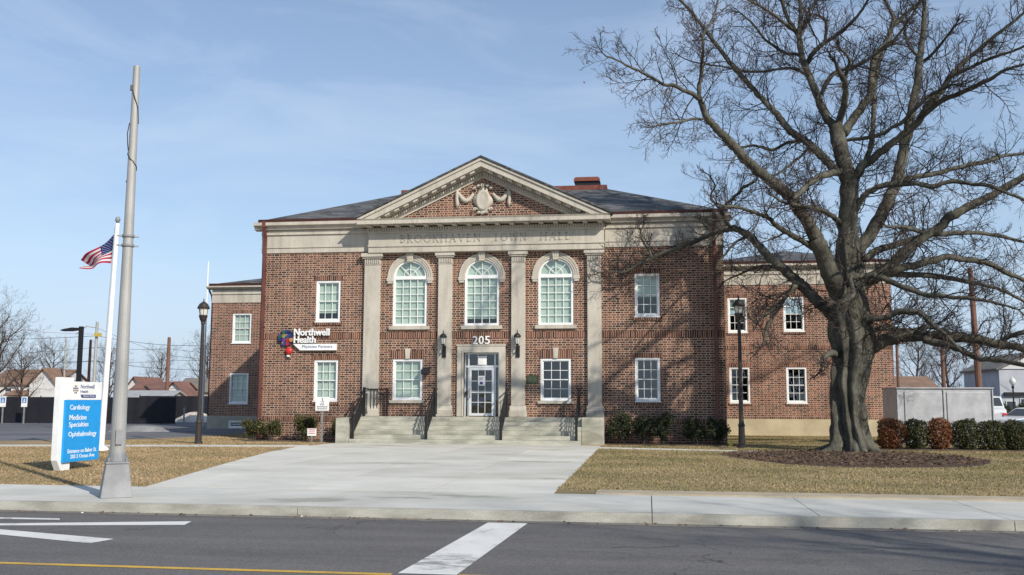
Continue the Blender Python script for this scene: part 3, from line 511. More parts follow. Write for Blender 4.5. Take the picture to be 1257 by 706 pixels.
# soldier courses, window heads and sills in brick
def strip(x0, x1, v, z0, z1, d=.014): ob('soldier_course', MB().box(x0, x1, v - d, v + .05, z0, z1), M['soldier'], HALL)
for a, b in ((U0 + .01, -5.22), (-4.49, -1.94), (-1.3, 1.25), (1.88, 4.48), (5.08, U1 - .01)): strip(a, b, 0, 4.38, 4.64)
strip(5.3, U1 - .01, 0, .82, 1.02); strip(U0 + .01, -5.7, 0, .82, 1.02)
strip(10.21, 19.29, RWv, 4.38, 4.60); strip(10.21, 19.29, RWv, .845, .95)
for x0, x1, z0, z1 in SIDE: strip(x0 - .10, x1 + .10, 0, z1 + .002, z1 + .20); strip(x0 - .08, x1 + .08, 0, z0 - .16, z0 - .002, .05)
for x0, x1, z0, z1 in RWIN: strip(x0 - .06, x1 + .06, RWv, z1 + .002, z1 + .19); strip(x0 - .06, x1 + .06, RWv, z0 - .14, z0 - .002, .04)
for x0, x1, z0, z1 in LWIN[:1]: strip(x0 - .06, x1 + .06, LWv, z1 + .002, z1 + .19)
for x0, x1, z0, z1 in LOW:      # splayed flat arches
    ob('flat_arch', MB().prism([(x0 - .04, z1 + .003), (x1 + .04, z1 + .003), (x1 + .20, z1 + .36), (x0 - .20, z1 + .36)], -.014, .05), M['soldier'], HALL)
# windows
def sash_window(x0, x1, z0, z1, v, glass, blind=None, cols=3, rows=2, sill=None, casing=.085):
    f = MB(); c = casing; y0, y1 = v + .03, v + .15
    f.box(x0, x0 + c, y0 - .02, y1, z0, z1); f.box(x1 - c, x1, y0 - .02, y1, z0, z1); f.box(x0 + c, x1 - c, y0 - .02, y1, z1 - c, z1); f.box(x0 + c, x1 - c, y0 - .02, y1, z0, z0 + c)
    zm = (z0 + z1) / 2; a0, a1 = x0 + c, x1 - c; s = .038
    for zb, zt, yy in ((zm - .02, z1 - c, y0 + .03), (z0 + c, zm + .02, y0 + .06)):
        f.box(a0, a0 + s, yy, yy + .03, zb, zt); f.box(a1 - s, a1, yy, yy + .03, zb, zt); f.box(a0 + s, a1 - s, yy, yy + .03, zt - s, zt); f.box(a0 + s, a1 - s, yy, yy + .03, zb, zb + s)
        for k in range(1, cols):
            xc = a0 + (a1 - a0) * k / cols; f.box(xc - .011, xc + .011, yy + .004, yy + .024, zb + s, zt - s)
        for k in range(1, rows):
            zc = zb + (zt - zb) * k / rows; f.box(a0 + s, a1 - s, yy + .006, yy + .022, zc - .011, zc + .011)
    W = ob('window', f, M['white'], HALL)
    ob('pane', MB().quad((a0, y0 + .096, z0 + c), (a1, y0 + .096, z0 + c), (a1, y0 + .096, z1 - c), (a0, y0 + .096, z1 - c)), glass, W)
    if blind: ob('blind', MB().box(a0, a1, v + .17, v + .185, z0 + c + (1 - blind) * (z1 - z0 - 2 * c), z1 - c), M['blind'], W)
    if sill == 'stone': ob('sill', MB().box(x0 - .12, x1 + .12, v - .10, v + .03, z0 - .13, z0 - .002), M['stone'], W, bevel=.008)
    elif sill == 'white': ob('sill', MB().box(x0 - .03, x1 + .03, v - .06, v + .03, z0 - .05, z0 - .003), M['white'], W)
    return W
sash_window(*SIDE[0], 0, M['glass'], .82, sill='white'); sash_window(*SIDE[1], 0, M['glass'], .97, sill='white')
sash_window(*SIDE[2], 0, M['glass'], .55, sill='white'); sash_window(*SIDE[3], 0, M['glass_dark'], None, sill='white')
sash_window(*LOW[0], 0, M['glass'], .97, sill='stone'); sash_window(*LOW[1], 0, M['glass_dark'], None, sill='stone')
for q in LWIN: sash_window(*q, LWv, M['glass'], 1., sill='white')
for i, q in enumerate(RWIN): sash_window(*q, RWv, M['glass_dark'], [.35, None, None, None][i], sill='white')
sash_window(-17.33, -16.26, .06, .5, LWv - .05, M['glass_dark'], None, cols=1, rows=1)
def arched_window(x0, x1):
    cx = (x0 + x1) / 2; r = (x1 - x0) / 2; f = MB(); v0, v1 = .02, .14; c = .10
    f.prism([arch(x0, x1, AZ0, AZS), rect(x0 + c, x1 - c, AZ0 + c, AZS - .06)[:0] or rect(x0 + c, x1 - c, AZ0 + c, AZS - .08), [(cx + (r - c) * math.cos(math.pi * k / 20), AZS + .07 + (r - c - .05) * math.sin(math.pi * k / 20)) for k in range(21)]], v0, v1)
    a0, a1, b0, b1 = x0 + c, x1 - c, AZ0 + c, AZS - .08
    for k in range(1, 4): xc = a0 + (a1 - a0) * k / 4; f.box(xc - .013, xc + .013, .06, .09, b0, b1)
    for k in range(1, 6): zc = b0 + (b1 - b0) * k / 6; f.box(a0, a1, .063, .087, zc - .013, zc + .013)
    zb = AZS + .07; R1 = r - c - .02
    for ang in (45, 90, 135):
        q = R(ang); f.bar((cx + .02 * math.cos(q), .075, zb + .02 * math.sin(q)), (cx + R1 * math.cos(q), .075, zb + R1 * math.sin(q)), .026, .026)
    f.tube([(cx + .30 * math.cos(math.pi * k / 14), .075, zb + .30 * math.sin(math.pi * k / 14)) for k in range(15)], .014, 5)
    W = ob('arched_window', f, M['white'], HALL)
    ob('pane', MB().quad(*[(px, .097, pz) for px, pz in arch(x0 + .05, x1 - .05, AZ0 + .05, AZS)]), M['glass'], W)
    ob('blind', MB().prism(arch(x0 + .04, x1 - .04, AZ0 + (.30 if cx > -1 and cx < 1 else .05), AZS), .145, .16), M['blind'], W)
    ob('sill', MB().box(x0 - .14, x1 + .14, -.11, .02, AZ0 - .16, AZ0 - .003), M['stone'], W, bevel=.008)
    # stone archivolt in two steps on small blocks
    s = MB()
    def ring(ro, ri, d):
        o = [(cx + ro * math.cos(math.pi * k / 28), AZS + ro * math.sin(math.pi * k / 28)) for k in range(29)]
        i = [(cx + ri * math.cos(math.pi * k / 28), AZS + ri * math.sin(math.pi * k / 28)) for k in range(28, -1, -1)]
        s.prism(o + i, -d, .03)
    ring(r + .25, r + .17, .075); ring(r + .168, r + .08, .055); ring(r + .078, r + .002, .035)
    for q in (-1, 1):
        a, b = cx + q * (r + .0), cx + q * (r + .28); s.box(min(a, b), max(a, b), -.085, .03, AZS - .16, AZS - .002)
        a, b = cx + q * (r + .03), cx + q * (r + .24); s.box(min(a, b), max(a, b), -.07, .03, AZS - .26, AZS - .162)
    ob('arch_surround', s, M['stone'], HALL, bevel=.008)
    k = MB(); k.prism([(cx - .11, AZS + r - .08), (cx + .11, AZS + r - .08), (cx + .17, 8.09), (cx - .17, 8.09)], -.17, .03)
    for dx in (-.09, 0, .09): k.box(cx + dx - .018, cx + dx + .018, -.19, -.168, AZS + r + .02, 8.05)
    ob('keystone', k, M['stone'], HALL, bevel=.01)
for a, b in AX: arched_window(a, b)
for x0, x1, z0, z1 in LOW:
    c = (x0 + x1) / 2; ob('keystone', MB().prism([(c - .09, z1 + .01), (c + .09, z1 + .01), (c + .12, z1 + .46), (c - .12, z1 + .46)], -.06, .03), M['stone'], HALL, bevel=.01)
# door with its stone surround
d = MB(); d.prism([[(-1.07, 1.06), (-.79, 1.06), (-.79, 3.76), (.73, 3.76), (.73, 1.06), (1.01, 1.06), (1.01, 4.04), (-1.07, 4.04)]], -.09, .32)
d.prism([[(-1.10, 4.04), (1.04, 4.04), (1.04, 4.10), (-1.10, 4.10)]], -.12, .02)
d.prism([[(-.86, 1.06), (-.79, 1.06), (-.79, 3.76), (.73, 3.76), (.73, 1.06), (.80, 1.06), (.80, 3.83), (-.86, 3.83)]], -.115, -.085)
ob('door_surround', d, M['stone'], HALL, bevel=.01)
f = MB(); yv = .16
for a, b, c0, c1 in ((-.79, -.73, 1.06, 3.76), (.67, .73, 1.06, 3.76), (-.64, -.58, 1.06, 3.76), (.50, .56, 1.06, 3.76), (-.73, .67, 3.70, 3.76), (-.73, .67, 3.14, 3.22)): f.box(a, b, yv + (.002 if a in (-.73,) else 0), yv + .1, c0, c1)
for x in (-.22, .14): f.box(x - .012, x + .012, yv + .03, yv + .06, 3.22, 3.70)
DF = ob('door_frame', f, M['alu'], HALL)
ob('pane', MB().quad((-.73, yv + .05, 1.06), (.67, yv + .05, 1.06), (.67, yv + .05, 3.7), (-.73, yv + .05, 3.7)), M['glass_dark'], DF)
f = MB(); yv = .12
for a, b, c0, c1 in ((-.575, -.48, 1.09, 3.13), (.40, .495, 1.09, 3.13), (-.48, .40, 3.02, 3.13), (-.48, .40, 1.09, 1.20), (-.48, .40, 2.06, 2.10)): f.box(a, b, yv, yv + .07, c0, c1)
for k in (1, 2): xx = -.48 + .88 * k / 3; f.box(xx - .013, xx + .013, yv + .02, yv + .05, 1.2, 3.02)
for zz in (1.66, 2.56): f.box(-.48, .40, yv + .022, yv + .048, zz - .013, zz + .013)
DR = ob('door', f, M['alu'], HALL)
ob('handle', MB().tube([(-.53, yv - .06, 1.85), (-.53, yv - .09, 1.95), (-.53, yv - .09, 2.15), (-.53, yv - .06, 2.25)], .022, 8).tube([(-.53, yv, 1.9), (-.53, yv - .08, 1.92)], .014, 6).tube([(-.53, yv, 2.2), (-.53, yv - .08, 2.18)], .014, 6), M['galv'], DR, smooth=True)
ob('push_bar', MB().box(-.47, .39, yv + .075, yv + .12, 2.0, 2.16), M['galv'], DR)
ob('lock_box', MB().box(-.73, -.655, .03, .15, 1.95, 2.12), M['black'], HALL)
for nm, x0, x1, z0, z1 in (('door_notice', -.19, .10, 2.36, 2.78), ('transom_notice', -.20, .17, 3.25, 3.62)):
    nt_ = MB().box(x0, x1, .095 if nm[0] == 'd' else .15, .099 if nm[0] == 'd' else .154, z0, z1)
    o = ob(nm, nt_, M['paper'], HALL)
    if nm[0] == 'd':
        t = MB()
        for k in range(4): t.box(x0 + .05, x1 - .05 - .03 * (k % 2), .0925, .0945, z1 - .08 - k * .035, z1 - .065 - k * .035)
        t.box(x0 + .08, x1 - .08, .0925, .0945, z0 + .06, z0 + .17); ob('notice_print', t, M['navy'], o)
# pilasters
PIL = [(-5.21, -4.51), (-1.92, -1.32), (1.26, 1.85), (4.49, 5.08)]
for x0, x1 in PIL:
    q = MB(); q.box(x0, x1, -.15, .02, 1.52, 7.58)
    for zz in (2.9, 4.62, 6.1): pass
    q.box(x0 - .08, x1 + .08, -.23, .02, 1.06, 1.30); q.prism([(-.23, 1.302), (-.15, 1.518), (.02, 1.518), (.02, 1.302)], x0 - .05, x1 + .05, ax='x')
    q.box(x0 - .02, x1 + .02, -.17, .02, 7.582, 7.62)
    P_ = ob('pilaster', q, M['stone'], HALL, bevel=.012)
    k = MB(); k.box(x0 - .01, x1 + .01, -.15, .02, 7.622, 7.86)
    n = 8
    for i in range(n):
        a = x0 + (x1 - x0) * (i + .18) / n; k.box(a, a + (x1 - x0) / n * .62, -.19, -.148, 7.63, 7.85)
    k.box(x0 - .08, x1 + .08, -.24, .02, 7.862, 7.93); k.box(x0 - .13, x1 + .13, -.29, .02, 7.932, 8.09)
    ob('capital', k, M['stone'], P_, bevel=.008)
# centre entablature
EU0, EU1, EV = -5.0, 5.22, -.34
e = MB(); e.box(EU0, EU1, EV, .02, 8.095, 8.34); e.box(EU0 - .02, EU1 + .02, EV - .04, .02, 8.342, 8.42); e.box(EU0, EU1, EV, .02, 8.422, 8.93)
e.box(EU0 - .03, EU1 + .03, EV - .05, .02, 8.932, 9.0); e.box(EU0 - .03, EU1 + .03, EV - .06, .02, 9.002, 9.19)
ob('entablature', e, M['stone'], HALL, bevel=.006)
dt = MB(); n = 92
for i in range(n):
    a = EU0 - .02 + (EU1 - EU0 + .04) * i / n; dt.box(a, a + .058, EV - .14, EV - .062, 9.03, 9.15)
ob('dentil_band', dt, M['stone'], HALL)
cn = MB(); CU0, CU1, CV = -5.36, 5.50, -.98
for i in range(17):
    a = EU0 + .05 + (EU1 - EU0 - .3) * i / 16; cn.box(a, a + .2, CV + .12, EV - .05, 9.16, 9.235)
cn.prism([(CV, 9.24), (CV, 9.40), (CV - .05, 9.47), (.1, 9.47), (.1, 9.24)], CU0, CU1, ax='x')
ob('cornice', cn, M['stone'], HALL, bevel=.006)
# pediment
APX, AZT = .06, 12.0; SL = (AZT - 9.47) / (5.46)
ty = MB(); ty.prism([(-4.6, 9.475), (4.7, 9.475), (APX, 9.475 + SL * 4.62)], -.36, 0.02)
ob('tympanum', ty, M['brick'], HALL)
for sgn in (-1, 1):
    rk = MB(); mo = MB(); rf = MB()
    ex = CU0 if sgn < 0 else CU1
    L = abs(ex - APX)
    def rake(d0, d1, f0, f1, tgt, cut=0):   # vertical offsets below the rake line, between depths
        tgt.prism([(ex, 9.47 + max(0.0, 0) - min(d0, 0)), (APX, AZT - d0), (APX, AZT - d1), (ex + (-sgn) * d1 / SL, 9.472), (ex, 9.472)] if d0 <= 0 else
                  [(ex - sgn * d0 / SL, 9.472), (APX, AZT - d0), (APX, AZT - d1), (ex - sgn * d1 / SL, 9.472)], f0, f1)
    rake(0, .11, -1.04, .2, rk); rake(.112, .36, -.98, .2, rk); rake(.362, .46, -.60, 0, rk); rake(.462, .66, -.47, 0, rk); rake(.662, .74, -.43, 0, rk)
    rf.prism([(ex + sgn * .05, 9.485), (APX, AZT + .012), (APX, AZT + .09), (ex + sgn * .12, 9.53)], -1.09, 5.6)
    n = 11
    for i in range(n):
        t = (i + .7) / (n + .3); x = ex + (APX - ex) * (.115 + .885 * t * .97); z = AZT - SL * abs(x - APX) - .36
        b = Vector((-sgn, 0, SL)).normalized(); w_ = .11
        mo.prism([(x - b.x * w_, z - b.z * w_ - .005), (x + b.x * w_, z + b.z * w_ - .005), (x + b.x * w_, z + b.z * w_ - .11), (x - b.x * w_, z - b.z * w_ - .11)], -.90, -.56)
    n = 44
    for i in range(n):
        t = (i + .5) / n; x = ex + (APX - ex) * (.17 + .83 * t * .99); z = AZT - SL * abs(x - APX) - .50
        mo.prism([(x - .032, z - .032 * SL * -sgn * -1 * 0), (x + .032, z), (x + .032, z - .12), (x - .032, z - .12)], -.56, -.468)
    ob('raking_cornice', rk, M['stone'], HALL); ob('modillion_course', mo, M['stone'], HALL); ob('pediment_roof', rf, M['slate'], HALL)
# carved shield with scrolls and garlands
sh = MB(); cx, cz = .06, 10.28
oval = lambda rx, rz, n=28: [(cx + rx * math.cos(2 * math.pi * k / n), cz + rz * math.sin(2 * math.pi * k / n)) for k in range(n)]
out = []
for k in range(48):
    a = 2 * math.pi * k / 48; r_ = 1 + .10 * math.cos(4 * a + .3) + .06 * math.cos(6 * a); out.append((cx + .37 * r_ * math.cos(a), cz - .02 + .55 * r_ * math.sin(a)))
sh.prism(out, -.44, -.35)
b0 = len(sh.v); rings = [(.30, .44, -.45), (.28, .42, -.50), (.22, .34, -.475), (.12, .18, -.49), (.01, .015, -.495)]
for rx, rz, dd in rings:
    for k in range(28): a = 2 * math.pi * k / 28; sh.v.append((cx + rx * math.cos(a), dd, cz + rz * math.sin(a)))
for i in range(len(rings) - 1):
    for k in range(28): k2 = (k + 1) % 28; sh.f.append((b0 + i * 28 + k, b0 + i * 28 + k2, b0 + (i + 1) * 28 + k2, b0 + (i + 1) * 28 + k)); sh.m.append(0)
for (sx, sz, rr) in ((-.36, .50, .10), (.36, .50, .10), (0, .62, .15), (-.34, -.42, .12), (.34, -.42, .12), (0, -.58, .11), (-.18, -.56, .08), (.18, -.56, .08), (-.2, .6, .09), (.2, .6, .09)):
    sh.tube([(cx + sx + rr * .8 * math.cos(t * .6) * (1 - t * .07), -.44 - .012 * t, cz + sz + rr * .8 * math.sin(t * .6) * (1 - t * .07)) for t in range(13)], .032, 6)
for q in (-1, 1):
    pts = [(cx + q * (.42 + .68 * t), -.41, cz + .30 - .62 * math.sin(math.pi * t) * .55 + .08 * t) for t in [i / 16 for i in range(17)]]
    sh.tube(pts, [.05 + .055 * math.sin(math.pi * i / 16) + .012 * (i % 2) for i in range(17)], 8)
    px = cx + q * 1.12
    sh.tube([(px, -.41, cz + .48), (px + q * .01, -.42, cz + .32), (px + q * .03, -.42, cz + .1), (px, -.42, cz - .12), (px + q * .02, -.41, cz - .32)], [.03, .09, .075, .085, .02], 8)
    sh.tube([(px - .13, -.40, cz + .5), (px, -.42, cz + .40), (px + .13, -.40, cz + .52)], .035, 6)
ob('carved_shield', sh, M['stone'], HALL, smooth=True)
# side friezes, cornice and gutter
for a, b in ((U0 - .02, EU0 - .032), (EU1 + .032, U1 + .02)):
    sf = MB(); sf.box(a, b, -.05, .36, 8.2, 8.42); sf.box(a, b, -.085, .36, 8.422, 8.47); sf.box(a, b, -.055, .36, 8.472, 9.0); sf.box(a, b, -.12, .36, 9.002, 9.10); sf.box(a, b, -.07, .36, 9.102, 9.2)
    q0, q1 = (U0 - .055, U0 + .3) if a < 0 else (U1 - .3, U1 + .055); sf.box(q0, q1, .362, 20.3, 8.2, 9.2); ob('frieze', sf, M['stone'], HALL)
def corn(tgt, x0, x1, v, z0, z1, d):
    tgt.prism([(v + .05, z0), (v - d * .55, z0 + .04), (v - d * .6, z0 + (z1 - z0) * .45), (v - d, z0 + (z1 - z0) * .6), (v - d, z1), (v + .05, z1)], x0, x1, ax='x')
sc_ = MB(); corn(sc_, U0 - .32, CU0 - .005, 0, 9.2, 9.54, .36); sc_.box(U0 - .32, U0 - .02, .052, 20.5, 9.3, 9.54); ob('side_cornice', sc_, M['stone'], HALL)
sc_ = MB(); corn(sc_, CU1 + .005, U1 + .32, 0, 9.2, 9.54, .36); sc_.box(U1 + .02, U1 + .32, .052, 20.5, 9.3, 9.54); ob('side_cornice', sc_, M['stone'], HALL)
for x0, x1, e0, e1 in ((U0 - .12, CU0, U0 - .22, U0 - .10), (CU1, U1 + .12, U1 + .10, U1 + .22)): ob('gutter', MB().prism([(-.12, 9.545), (-.26, 9.56), (-.30, 9.68), (-.12, 9.70)], x0, x1, ax='x').box(e0, e1, -.08, 20.4, 9.545, 9.69), M['maroon'], HALL)
# hipped main roof with railed deck
rf = MB(); x0, x1, y0, y1, z0 = U0 - .12, U1 + .12, -.12, 20.4, 9.66
ins = 5.15; zt = 11.84; a0, a1, b0_, b1_ = x0 + ins, x1 - ins, y0 + ins, y1 - ins
rf.quad((x0, y0, z0), (x1, y0, z0), (a1, b0_, zt), (a0, b0_, zt)); rf.quad((x1, y0, z0), (x1, y1, z0), (a1, b1_, zt), (a1, b0_, zt))
rf.quad((x1, y1, z0), (x0, y1, z0), (a0, b1_, zt), (a1, b1_, zt)); rf.quad((x0, y1, z0), (x0, y0, z0), (a0, b0_, zt), (a0, b1_, zt)); rf.quad((a0, b0_, zt), (a1, b0_, zt), (a1, b1_, zt), (a0, b1_, zt)); rf.quad((x0, y1, z0), (x1, y1, z0), (x1, y0, z0), (x0, y0, z0))
RF = ob('roof', rf, M['slate'], HALL)
cp = MB()
cp.box(a0 - .03, a1 + .03, b0_ - .06, b0_ + .12, zt - .04, zt + .19); cp.box(a0 - .03, a1 + .03, b1_ - .12, b1_ + .06, zt - .04, zt + .19); cp.box(a0 - .03, a0 + .12, b0_ + .121, b1_ - .121, zt - .04, zt + .19); cp.box(a1 - .12, a1 + .03, b0_ + .121, b1_ - .121, zt - .04, zt + .19)
ob('deck_curb', cp, M['copper'], RF)
ob('roof_vent', MB().box(3.58, 4.72, 5.6, 6.6, zt + .0, 12.36, m=1).prism([(3.52, 12.362), (4.78, 12.362), (4.78, 12.48), (4.70, 12.56), (3.60, 12.56), (3.52, 12.48)], 5.5, 6.7, m=0), [M['copper'], M['black']], RF)
# wings: stone bands, cornices, roofs
def wing_top(x0, x1, v, vend, zs0, zs1, zc1, pitch):
    s = MB(); s.box(x0 - .03, x1 + .03, v - .04, v + .4, zs0, zs1 - .28); s.box(x0 - .06, x1 + .06, v - .09, v + .4, zs1 - .278, zs1 - .22); s.box(x0 - .03, x1 + .03, v - .05, v + .4, zs1 - .218, zs1)
    s.box(x0 - .03, x0 + .3, v + .402, vend, zs0, zs1); s.box(x1 - .3, x1 + .03, v + .402, vend, zs0, zs1)
    corn(s, x0 - .3, x1 + .3, v, zs1 + .002, zc1, .33); s.box(x0 - .3, x0, v + .055, vend + .3, zs1 + .08, zc1); s.box(x1, x1 + .3, v + .055, vend + .3, zs1 + .08, zc1)
    ob('wing_cornice', s, M['stone'], HALL)
    g = MB(); g.prism([(v - .10, zc1 + .004), (v - .25, zc1 + .02), (v - .30, zc1 + .15), (v - .10, zc1 + .17)], x0 - .12, x1 + .12, ax='x'); g.box(x0 - .24, x0 - .1, v - .08, vend + .2, zc1 + .004, zc1 + .16); g.box(x1 + .1, x1 + .24, v - .08, vend + .2, zc1 + .004, zc1 + .16)
    ob('gutter', g, M['maroon'], HALL)
    r = MB(); a, b, c0, c1, z = x0 - .12, x1 + .12, v - .11, vend + .2, zc1 + .13; hw = (b - a) / 2; m = (a + b) / 2; zt = z + pitch * hw
    r.quad((a, c0, z), (b, c0, z), (m, c0 + hw, zt)); r.quad((b, c0, z), (b, c1, z), (m, c1, zt), (m, c0 + hw, zt)); r.quad((a, c1, z), (a, c0, z), (m, c0 + hw, zt), (m, c1, zt)); r.quad((b, c1, z), (a, c1, z), (m, c1, zt)); r.quad((a, c1, z), (b, c1, z), (b, c0, z), (a, c0, z))
    ob('wing_roof', r, M['slate'], HALL)
wing_top(-18.62, -10.0, LWv, 18.4, 7.42, 8.2, 8.40, .27); wing_top(10.2, 19.3, RWv, 28, 7.74, 8.56, 8.80, .27)
# downspouts
for x, zt_ in ((-9.80, 9.5), (9.77, 9.5)):
    q = MB(); q.bar((x, -.11, .05), (x, -.11, 8.9), .13, .10); q.bar((x, -.11, 8.88), (x, -.30, 9.35), .13, .10); q.bar((x, -.30, 9.32), (x, -.30, zt_ + .1), .16, .13)
    for zz in (2.2, 4.9, 7.4): q.box(x - .085, x + .085, -.175, .0, zz, zz + .05)
    ob('downspout', q, M['downspout'], HALL)
ob('downspout', MB().tube([(-18.9, LWv + .1, 8.35), (-18.9, LWv + .12, 8.15), (-18.75, LWv + .15, 7.85), (-18.70, LWv + .15, 7.5), (-18.70, LWv + .15, .1)], .06, 8), M['black'], HALL)

# ------------------------------------------------------------------ steps, cheek walls, railings
st = thing('front_steps', 'six weathered concrete front steps between pale cheek blocks below the entrance door', 'steps', (0, -1.2, 0))
s = MB(); NS = 6; rh = 1.05 / NS
for i in range(NS):
    s.box(-5.05, 4.31, -1.19 + .29 * i, 1.18, rh * i + .001 if i else -.1, rh * (i + 1))
ob('flight', s, M['step'], st, bevel=.012)
ob('cheek_block', MB().box(-5.60, -5.06, -1.22, 1.18, -.1, 1.02), M['step'], st, bevel=.015)
ob('cheek_block', MB().box(4.32, 5.20, -.3, 1.18, -.1, 1.07), M['step'], st, bevel=.015)
def railing(x, label, ret=0):
    t = thing('stair_railing', label, 'railing', (x, -2.4, 0), 0, 'iron railings on the front steps')
    p = MB(); z0, z1 = 0.02, 1.05
    p.box(-.035, .035, .12, .19, 0, 1.02); p.box(-.035, .035, 1.62, 1.69, 1.04, 2.22); ob('post', MB().box(-.05, .05, .09, .19, .175, 1.14), M['black'], t); ob('post', MB().box(-.05, .05, 1.61, 1.71, 1.05, 2.28), M['black'], t)
    h = MB(); a, b = (0, .06, 1.13), (0, 1.66, 2.22); h.bar(a, b, .055, .045); h.bar((0, .06, 1.13), (0, -.02, 1.08), .05, .045); h.bar((0, -.02, 1.09), (0, -.03, .92), .05, .04); h.bar((0, 1.64, 2.22), (0, 2.2, 2.22), .055, .045)
    ob('handrail', h, M['black'], t)
    r = MB(); r.bar((0, .14, .95), (0, 1.66, 1.98), .03); r.bar((0, .14, .34), (0, 1.66, 1.38), .03); r.bar((0, 1.66, 2.0), (0, 2.2, 2.0), .03); r.bar((0, 1.66, 1.2), (0, 2.2, 1.2), .03); ob('rail', r, M['black'], t)
    for k in range(1, 16):
        f_ = k / 16; y = .14 + 1.52 * f_; zb = .34 + 1.04 * f_; q = MB(); q.box(-.014, .014, y - .014, y + .014, zb, zb + .62)
        if k % 3 == 2: q.tube([(0, y + .05 * math.cos(a * .7), zb + .32 + .07 * math.sin(a * .7)) for a in range(10)], .010, 5)
        ob('baluster', q, M['black'], t)
    for k in range(1, 4): ob('baluster', MB().box(-.011, .011, 1.70 + .13 * k - .011, 1.70 + .13 * k + .011, 1.2, 2.0), M['black'], t)
    if ret:
        q = MB(); q.bar((0, 2.2, 2.2), (.85 * ret, 2.2, 2.2), .05); q.bar((0, 2.2, 1.2), (.85 * ret, 2.2, 1.2), .03); q.box(.85 * ret - .04, .85 * ret + .04, 2.16, 2.24, 1.05, 2.25)
        for k in range(1, 6): q.box(.14 * k * ret - .011, .14 * k * ret + .011, 2.19, 2.21, 1.2, 2.2)
        q.tube([(.4 * ret + .1 * math.cos(a * .7), 2.2, 1.7 + .14 * math.sin(a * .7)) for a in range(10)], .012, 5)
        ob('return_rail', q, M['black'], t)
    return t
railing(-4.93, 'leftmost black iron step railing, beside the left cheek wall, with a return along the landing', 1)
railing(-1.88, 'black iron step railing left of the entrance door, second from left')
railing(1.16, 'black iron step railing right of the entrance door, below the right wall lantern')
railing(4.16, 'rightmost black iron step railing beside the large stone block')
# ------------------------------------------------------------------ writing
_txt = {}
def text_mb(s, x0, x1, z0, z1, y, depth=.004, bold=0.0):
    """lettering fitted to a box in the XZ plane, facing -Y"""
    key = (s, bold)
    if key not in _txt:
        cu = bpy.data.curves.new('lettering', 'FONT'); cu.body = s; cu.offset = bold; cu.resolution_u = 3
        o = bpy.data.objects.new('lettering', cu); COL.objects.link(o)
        dg = bpy.context.evaluated_depsgraph_get(); me = bpy.data.meshes.new_from_object(o.evaluated_get(dg))
        _txt[key] = ([(v.co.x, v.co.y) for v in me.vertices], [tuple(p.vertices) for p in me.polygons])
        bpy.data.objects.remove(o); bpy.data.curves.remove(cu); bpy.data.meshes.remove(me)
    vs, fs = _txt[key]; ax = min(v[0] for v in vs); bx = max(v[0] for v in vs); az = min(v[1] for v in vs); bz = max(v[1] for v in vs)
    P = [(x0 + (v[0] - ax) / (bx - ax) * (x1 - x0), z0 + (v[1] - az) / (bz - az) * (z1 - z0)) for v in vs]
    mb = MB(); n = len(P)
    mb.v = [(p[0], y - depth, p[1]) for p in P] + [(p[0], y, p[1]) for p in P]
    mb.f = list(fs) + [tuple(n + i for i in reversed(f)) for f in fs]
    cnt = {}
    for f in fs:
        for a, b in zip(f, f[1:] + f[:1]): cnt[(a, b)] = 1
    for (a, b) in list(cnt):
        if (b, a) not in cnt: mb.f.append((a, n + a, n + b, b))
    mb.m = [0] * len(mb.f); return mb
def lettering(name, s, x0, x1, z0, z1, y, m, parent, depth=.004, bold=0.0): return ob(name, text_mb(s, x0, x1, z0, z1, y, depth, bold), m, parent, fixn=False)

